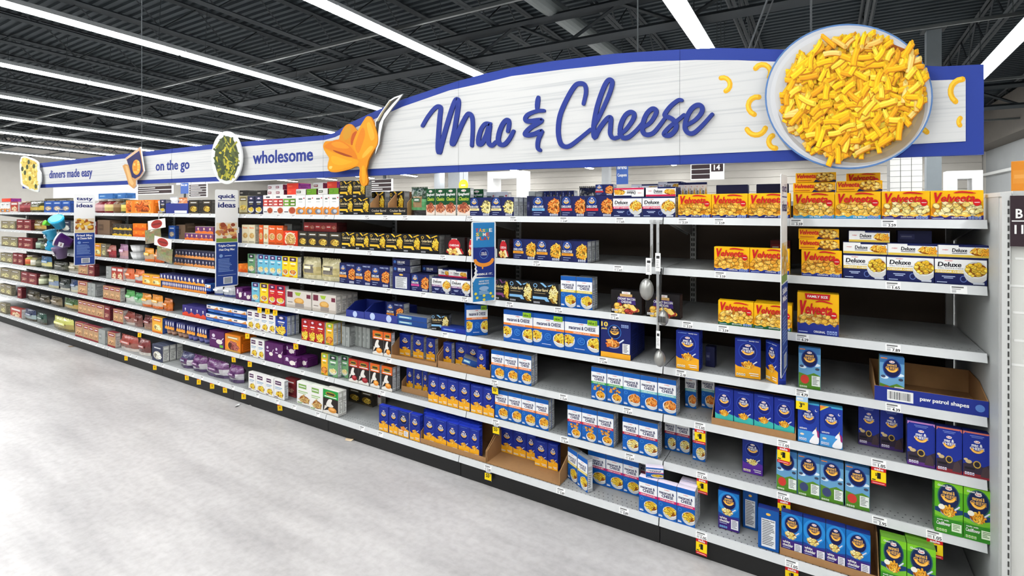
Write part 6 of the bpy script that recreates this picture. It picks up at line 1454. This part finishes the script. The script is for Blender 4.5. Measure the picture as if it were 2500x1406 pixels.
def a_taste(g):
    nib = [(.09 + .045*(i % 2) + .05*math.sin(i*.4), .27 + i*.0245) for i in range(11)]
    g.poly([(.06, .012), (.94, .012), (.94, .30), (.16, .30), (.06, .25)], (42, 128, 190)); g.rect(.06, .68, .94, .988, (42, 128, 190)); r = random.Random(2)
    cs = [(206, 50, 50), (240, 150, 40), (240, 210, 60), (90, 170, 70), WHITE, (226, 90, 40)]
    for j, wv in enumerate(('TASTE', 'SOME', 'PLAY')):
        for i, ch in enumerate(wv): x = .16 + i*.14 + j*.02; g.text(ch, x, .87 - j*.05, x + .12, .91 - j*.05 + r.uniform(-.004, .006), cs[(i + 2*j) % 6], .06)
    g.poly([(.94, .30), (.94, .68), (.06, .68), (.06, .55)] + [(x + .06, y) for x, y in reversed(nib[2:])] , (30, 50, 130)); g.ell(.5, .60, .18, .18, (90, 130, 200), 16); g.ell(.5, .60, .16, .16, (24, 40, 120), 16); g.text('mac &', .4, .605, .6, .625, WHITE, .03); g.text('CHEESE', .38, .58, .62, .60, WHITE, .03)
    g.stroke([(.5 + .36*math.cos(t), .53 + .07*math.sin(t)) for t in [math.pi*(1.05 + .9*i/10) for i in range(11)]], .13, (240, 150, 50)); g.stroke([(.44, .47), (.44, .42)], .06, (240, 150, 50)); g.text('NIBBLE IT.', .14, .335, .86, .36, WHITE, .05)
    g.text('NOW YOU', .3, .25, .7, .27, WHITE, .02); g.text('NOODLE IT.', .28, .22, .72, .24, WHITE, .02); g.ell(.5, .17, .2, .08, (150, 180, 214), 12); g.lines(.3, .09, .75, .14, 3, (170, 206, 230), r)
    for x, y in ((.16, .11), (.22, .06), (.5, .08), (.78, .10), (.86, .06), (.5, .03)): g.ell(x, y, .06, .05, (220, 206, 70), 8)
blade(1210, 541, 738, .165, 'blue nibble it blade sign with a bitten edge', a_taste, bite=True, rz=-.45)

# sale tags hanging under the rails
tn = 0
def sale(px, k, kind):
    Y = lipY(k) - .008; X = xa(px, Y); z = LIPS[k] + .002
    W, H = (.05, .072) if kind == 'sale' else (.046, .058) if kind in ('55', '399') else (.038, .05)
    o = MB().box(-W/2, W/2, -.0006, .0006, -H, 0, (244, 244, 240)).build('sale_tag', CARD); o.location = (X, Y, z)
    g = Art(W, H, y0=-.0008, step=3e-5); 
    if kind == 'sale':
        g.rect(0, 0, 1, 1, (200, 24, 34)); g.text('sale', .2, .80, .82, .95, WHITE, .04); g.rect(0, .18, 1, .76, (246, 214, 20)); g.text('$', .28, .46, .38, .64, (20, 20, 20), .04); g.text('1', .42, .34, .62, .68, (20, 20, 20), .06); g.rect(.06, .22, .3, .28, (40, 40, 30)); g.rect(.08, .06, .9, .1, (240, 190, 190))
    elif kind == '55':
        g.rect(0, 0, 1, 1, (246, 214, 20)); g.rect(0, .76, 1, 1, (24, 26, 50)); g.rect(.15, .84, .85, .92, WHITE); g.text('55', .2, .36, .66, .70, (20, 20, 20), .06); g.text('c', .7, .5, .82, .68, (20, 20, 20), .03); g.rect(0, 0, 1, .1, (24, 26, 50))
    elif kind == '399':
        g.rect(0, .6, 1, 1, (170, 206, 236)); g.rect(0, 0, 1, .6, (246, 214, 20)); g.rect(.1, .72, .6, .86, WHITE); g.text('3', .3, .16, .5, .5, (20, 20, 20), .06); g.text('99', .52, .34, .72, .5, (20, 20, 20), .04)
    else:
        g.rect(0, 0, 1, .86, (246, 200, 20)); g.rect(0, .86, 1, 1, (206, 60, 30)); g.text('5', .4, .3, .6, .66, (30, 30, 20), .04)
    g.v = [(x, y, zz - H) for x, y, zz in g.v]; g.build('tag_print', CARD, o); o.rotation_euler = (rn.uniform(-.1, .12), 0, rn.uniform(-.1, .1) + (.5 if kind == 'y' else 0))
    return o
TAGS = defaultdict(list)
for px, k, kind in [(1709,4,'sale'),(1913,4,'sale'),(2145,4,'sale'),(1714,5,'sale'),(1914,5,'sale'),(2282,5,'sale'),(1713,6,'sale'),(1933,6,'sale'),(1208,4,'55'),(1211,5,'55'),(1192,6,'55'),(1958,3,'399'),
                    (634,3,'y'),(653,3,'y'),(672,3,'y'),(604,4,'y'),(722,4,'y'),(341,5,'y'),(570,5,'y'),(610,5,'y'),(308,6,'y'),(378,6,'y'),(456,6,'y'),(486,6,'y'),(518,6,'y'),(549,6,'y'),(595,6,'y'),(683,6,'y')]:
    TAGS[(kind, k)].append(sale(px, k, kind))
tw_ = {'sale': 'red and yellow one dollar sale tag', '55': 'navy and yellow fifty five cent tag', '399': 'blue and yellow price tag reading 3.99', 'y': 'small yellow price flag'}
for (kind, k), L in TAGS.items():
    L.sort(key=lambda o: -o.location.x)
    for i, o in enumerate(L):
        tag(o, '%s under %s%s' % (tw_[kind], shelf_short[k], ', %s from end panel' % nth[i] if len(L) > 1 else ''), 'price tag', 'sale tags hanging under the shelf rails')

# clip strips with kitchen utensils
CLEAR = mat('frosted_plastic_strip', (214, 216, 216), .3, alpha=.55); CHROME = mat('brushed_steel', (170, 170, 165), .38, .75); BLK = mat('black_rubber_grip', (24, 24, 24), .5)
US = -.05
def ap(px, py, Y=US): return at(px, py, Y)
def strip(px, py0, py1, label, Y=US, wd=.014):
    a, b = ap(px, py1, Y), ap(px, py0, Y)
    o = MB().box(-wd/2, wd/2, -.001, .001, a.z - b.z, 0).build('clip_strip', CLEAR); o.location = b
    for i in range(8): z = (a.z - b.z)*(i + .5)/8; MB().box(-wd*.3, wd*.3, -.006, -.001, z - .004, z + .002).build('hook', CLEAR, o)
    MB().box(-wd*.7, wd*.7, -.004, .052, -.006, .006).build('rail_clip', CLEAR, o)
    tag(o, label, 'clip strip', 'clear strips clipped to the top rail')
strip(1591, 540, 640, 'clear clip strip holding the mesh skimmer'); strip(1606, 540, 820, 'long clear clip strip holding slotted spoon and ladle')
def utensil(px0, py0, px1, py1, head, hx, hy, hr, grip, label, tagbox=None, slots=False, Y=-.062):
    a, b = ap(px0, py0, Y), ap(px1, py1, Y); c = ap(hx, hy, Y)
    e = empty('kitchen_utensil', b)
    MB().bar(a - b, (0, 0, 0), .005 if grip else .0035, n=8).build('handle', BLK if grip else CHROME, e)
    s = hr / 470.0
    m = MB(); q = c - b
    m.lathe([(.01*s, -.030), (.55*s, -.026), (.85*s, -.014), (s, 0), (.97*s, .002)], n=18)
    m.v = [(x, z - .01, y*1.5) for x, y, z in m.v]
    m.v = [(x + q.x, y + q.y, z + q.z) for x, y, z in m.v]
    m.smooth = True
    hobj = m.build(head, CHROME, e)
    MB().bar((0, 0, 0), (q.x, q.y, q.z + s*1.2), .003, n=6).build('neck', CHROME, e)
    if slots:
        z = MB()
        for i in range(5): z.box(q.x - s*.6 + i*s*.3 - .002, q.x - s*.6 + i*s*.3 + .002, q.y - .042, q.y - .0415, q.z - s*.7, q.z + s*.5, (40, 40, 40))
        zz = z.build('slot_openings', CARD, hobj); zz['kind'] = 'stuff'
    if tagbox:
        p, r_ = ap(tagbox[0], tagbox[3], Y - .01), ap(tagbox[2], tagbox[1], Y - .01)
        g = Art(r_.x - p.x, r_.z - p.z, y0=0, step=4e-5); g.rect(0, 0, 1, 1, (238, 238, 236)); g.rect(.2, .7, .8, .85, (60, 60, 60)); g.lines(.2, .15, .8, .6, 5, (170, 170, 170), rn)
        o = g.build('hang_tag', CARD, e); o.location = ((p.x + r_.x)/2 - b.x, -.012, p.z - b.z)
    tag(e, label, 'kitchen utensil', 'utensils on the clip strips')
utensil(1590, 600, 1585, 680, 'mesh_bowl', 1580, 706, 17, False, 'steel mesh skimmer hanging beside the black bacon cartons', (1577, 630, 1591, 670))
utensil(1614, 655, 1612, 735, 'slotted_head', 1621, 775, 12, True, 'slotted steel spoon with black grip on the long clip strip', (1600, 618, 1613, 662), True, -.066)
utensil(1606, 700, 1608, 845, 'ladle_bowl', 1612, 874, 13, False, 'steel ladle hanging lowest on the long clip strip', (1602, 808, 1612, 850), False, -.074)
# packets of herbs
strip(388, 517, 620, 'clear clip strip holding two herb packets', Y=-.04)
def packet(x0, y0, x1, y1, hx0, hy0, hx1, hy1, label, rot, Y=-.055):
    a, b = at(x0, y1, Y), at(x1, y0, Y); W, H = b.x - a.x, b.z - a.z
    m = MB(); n = 6
    for s in (-1, 1):
        base = len(m.v)
        for j in range(n+1):
            for i in range(n+1):
                u, v = i/n, j/n; m.v.append(((u-.5)*W, s*.014*math.sin(math.pi*u)*math.sin(math.pi*v)**.6 if 0 < v < 1 else 0, v*H))
        for j in range(n):
            for i in range(n): q = base + j*(n+1) + i; m.f.append((q, q+1, q+n+2, q+n+1) if s < 0 else (q+n+1, q+n+2, q+1, q)); m.c.append((128 + (i*37 + j*53) % 30, 122 + (i*29 + j*31) % 26, 92))
    o = m.build('herb_packet', FILM); o.location = ((a.x+b.x)/2, Y, a.z); o.rotation_euler = (0, rot, 0)
    p, q = at(hx0, hy1, Y), at(hx1, hy0, Y)
    g = Art(q.x - p.x, q.z - p.z, y0=-.002, step=5e-5); g.rect(0, 0, 1, 1, (236, 232, 228)); g.ell(.5, .5, .32, .12, (170, 50, 44), 14); g.rect(.25, .42, .75, .58, (120, 40, 36)); h_ = g.build('header_card', CARD, o); h_.location = ((p.x+q.x)/2 - o.location.x, -.004, H - .004)
    tag(o, label, 'packet', 'herb packets on a clip strip')
packet(355, 560, 394, 592, 365, 541, 408, 562, 'olive herb packet with white header, upper one on strip', -.1); packet(382, 604, 420, 636, 376, 586, 418, 606, 'olive herb packet with white header, lower one on strip', .1, -.1)
# bright plastic bag clips and cups on the far strip
strip(143, 511, 620, 'clear clip strip holding bright plastic cups', Y=-.04)
def toy(px, py, r, c, lidc, rot, label, Y=-.1):
    p = at(px, py, Y); s = r / 240.0
    m = MB().lathe([(s*.55, -s), (s*.62, -s*.96), (s*.95, s*.5), (s, s*.56), (s*.98, s*.66)], c, 14); m.smooth = True
    o = m.build('plastic_cup', PLASTIC); o.location = p; o.rotation_euler = (rot[0], rot[1], 0)
    MB().lathe([(s*1.02, s*.66), (s*1.02, s*.82), (s*.8, s*.9)], lidc, 14).build('lid', PLASTIC, o)
    g = Art(s*.8, s*.6, y0=-s*.92, step=1e-4); g.rect(0, 0, 1, 1, (220, 220, 224)); g.rect(.2, .3, .8, .6, (150, 130, 130)); q = g.build('sticker', CARD, o); q.location = (0, 0, -s*.4)
    tag(o, label, 'cup', 'bright plastic cups on a clip strip')
toy(142, 543, 19, (30, 160, 206), (40, 176, 220), (.5, .6), 'turquoise plastic cup hanging highest on the far clip strip'); toy(114, 545, 8, (90, 200, 30), (120, 220, 60), (1.2, .3), 'small lime green plastic cup beside turquoise cup', -.13)
toy(124, 573, 17, (50, 160, 200), (120, 190, 220), (.2, -.2), 'pale turquoise plastic cup in the middle of far clip strip', -.09); toy(155, 588, 20, (70, 20, 100), (226, 224, 230), (.9, -.9), 'deep purple plastic cup with white lid on far strip', -.15); toy(124, 600, 14, (20, 170, 220), (30, 150, 200), (-.4, .3), 'bright cyan plastic cup low on far clip strip', -.06); toy(148, 615, 19, (100, 80, 120), (110, 90, 126), (.2, .1), 'dusty mauve plastic cup hanging lowest on far strip', -.09)
# scraps of paper on the floor
for i, (px, py, c) in enumerate([(842, 1075, (220, 196, 160)), (612, 992, (206, 200, 196)), (52, 797, (220, 220, 220)), (182, 845, (190, 150, 90)), (578, 988, (236, 236, 236)), (1176, 1180, (230, 230, 226))]):
    b_ = (HOR - py)/F_PX; t = -CAM.z/b_; a_ = (px - 1250)/F_PX
    x, y = CAM.x + t*(-SN + CS*a_), CAM.y + t*(CS + SN*a_)
    o = MB().add([(0, 0, .001), (.05, .012, .001), (.058, .03, .012), (.02, .034, .004), (-.01, .02, .008)], [(0, 1, 2, 3), (0, 3, 4)], c).build('paper_scrap', CARD); o.location = (x, y, .0); o.rotation_euler = (0, 0, i*1.3)
    tag(o, '%s paper scrap on the floor, %s counting along from the end panel' % ('tan' if c[2] < 170 else 'pale', ['third', 'fourth', 'seventh', 'sixth', 'fifth', 'first'][i]), 'litter', 'scraps along the kick plate')
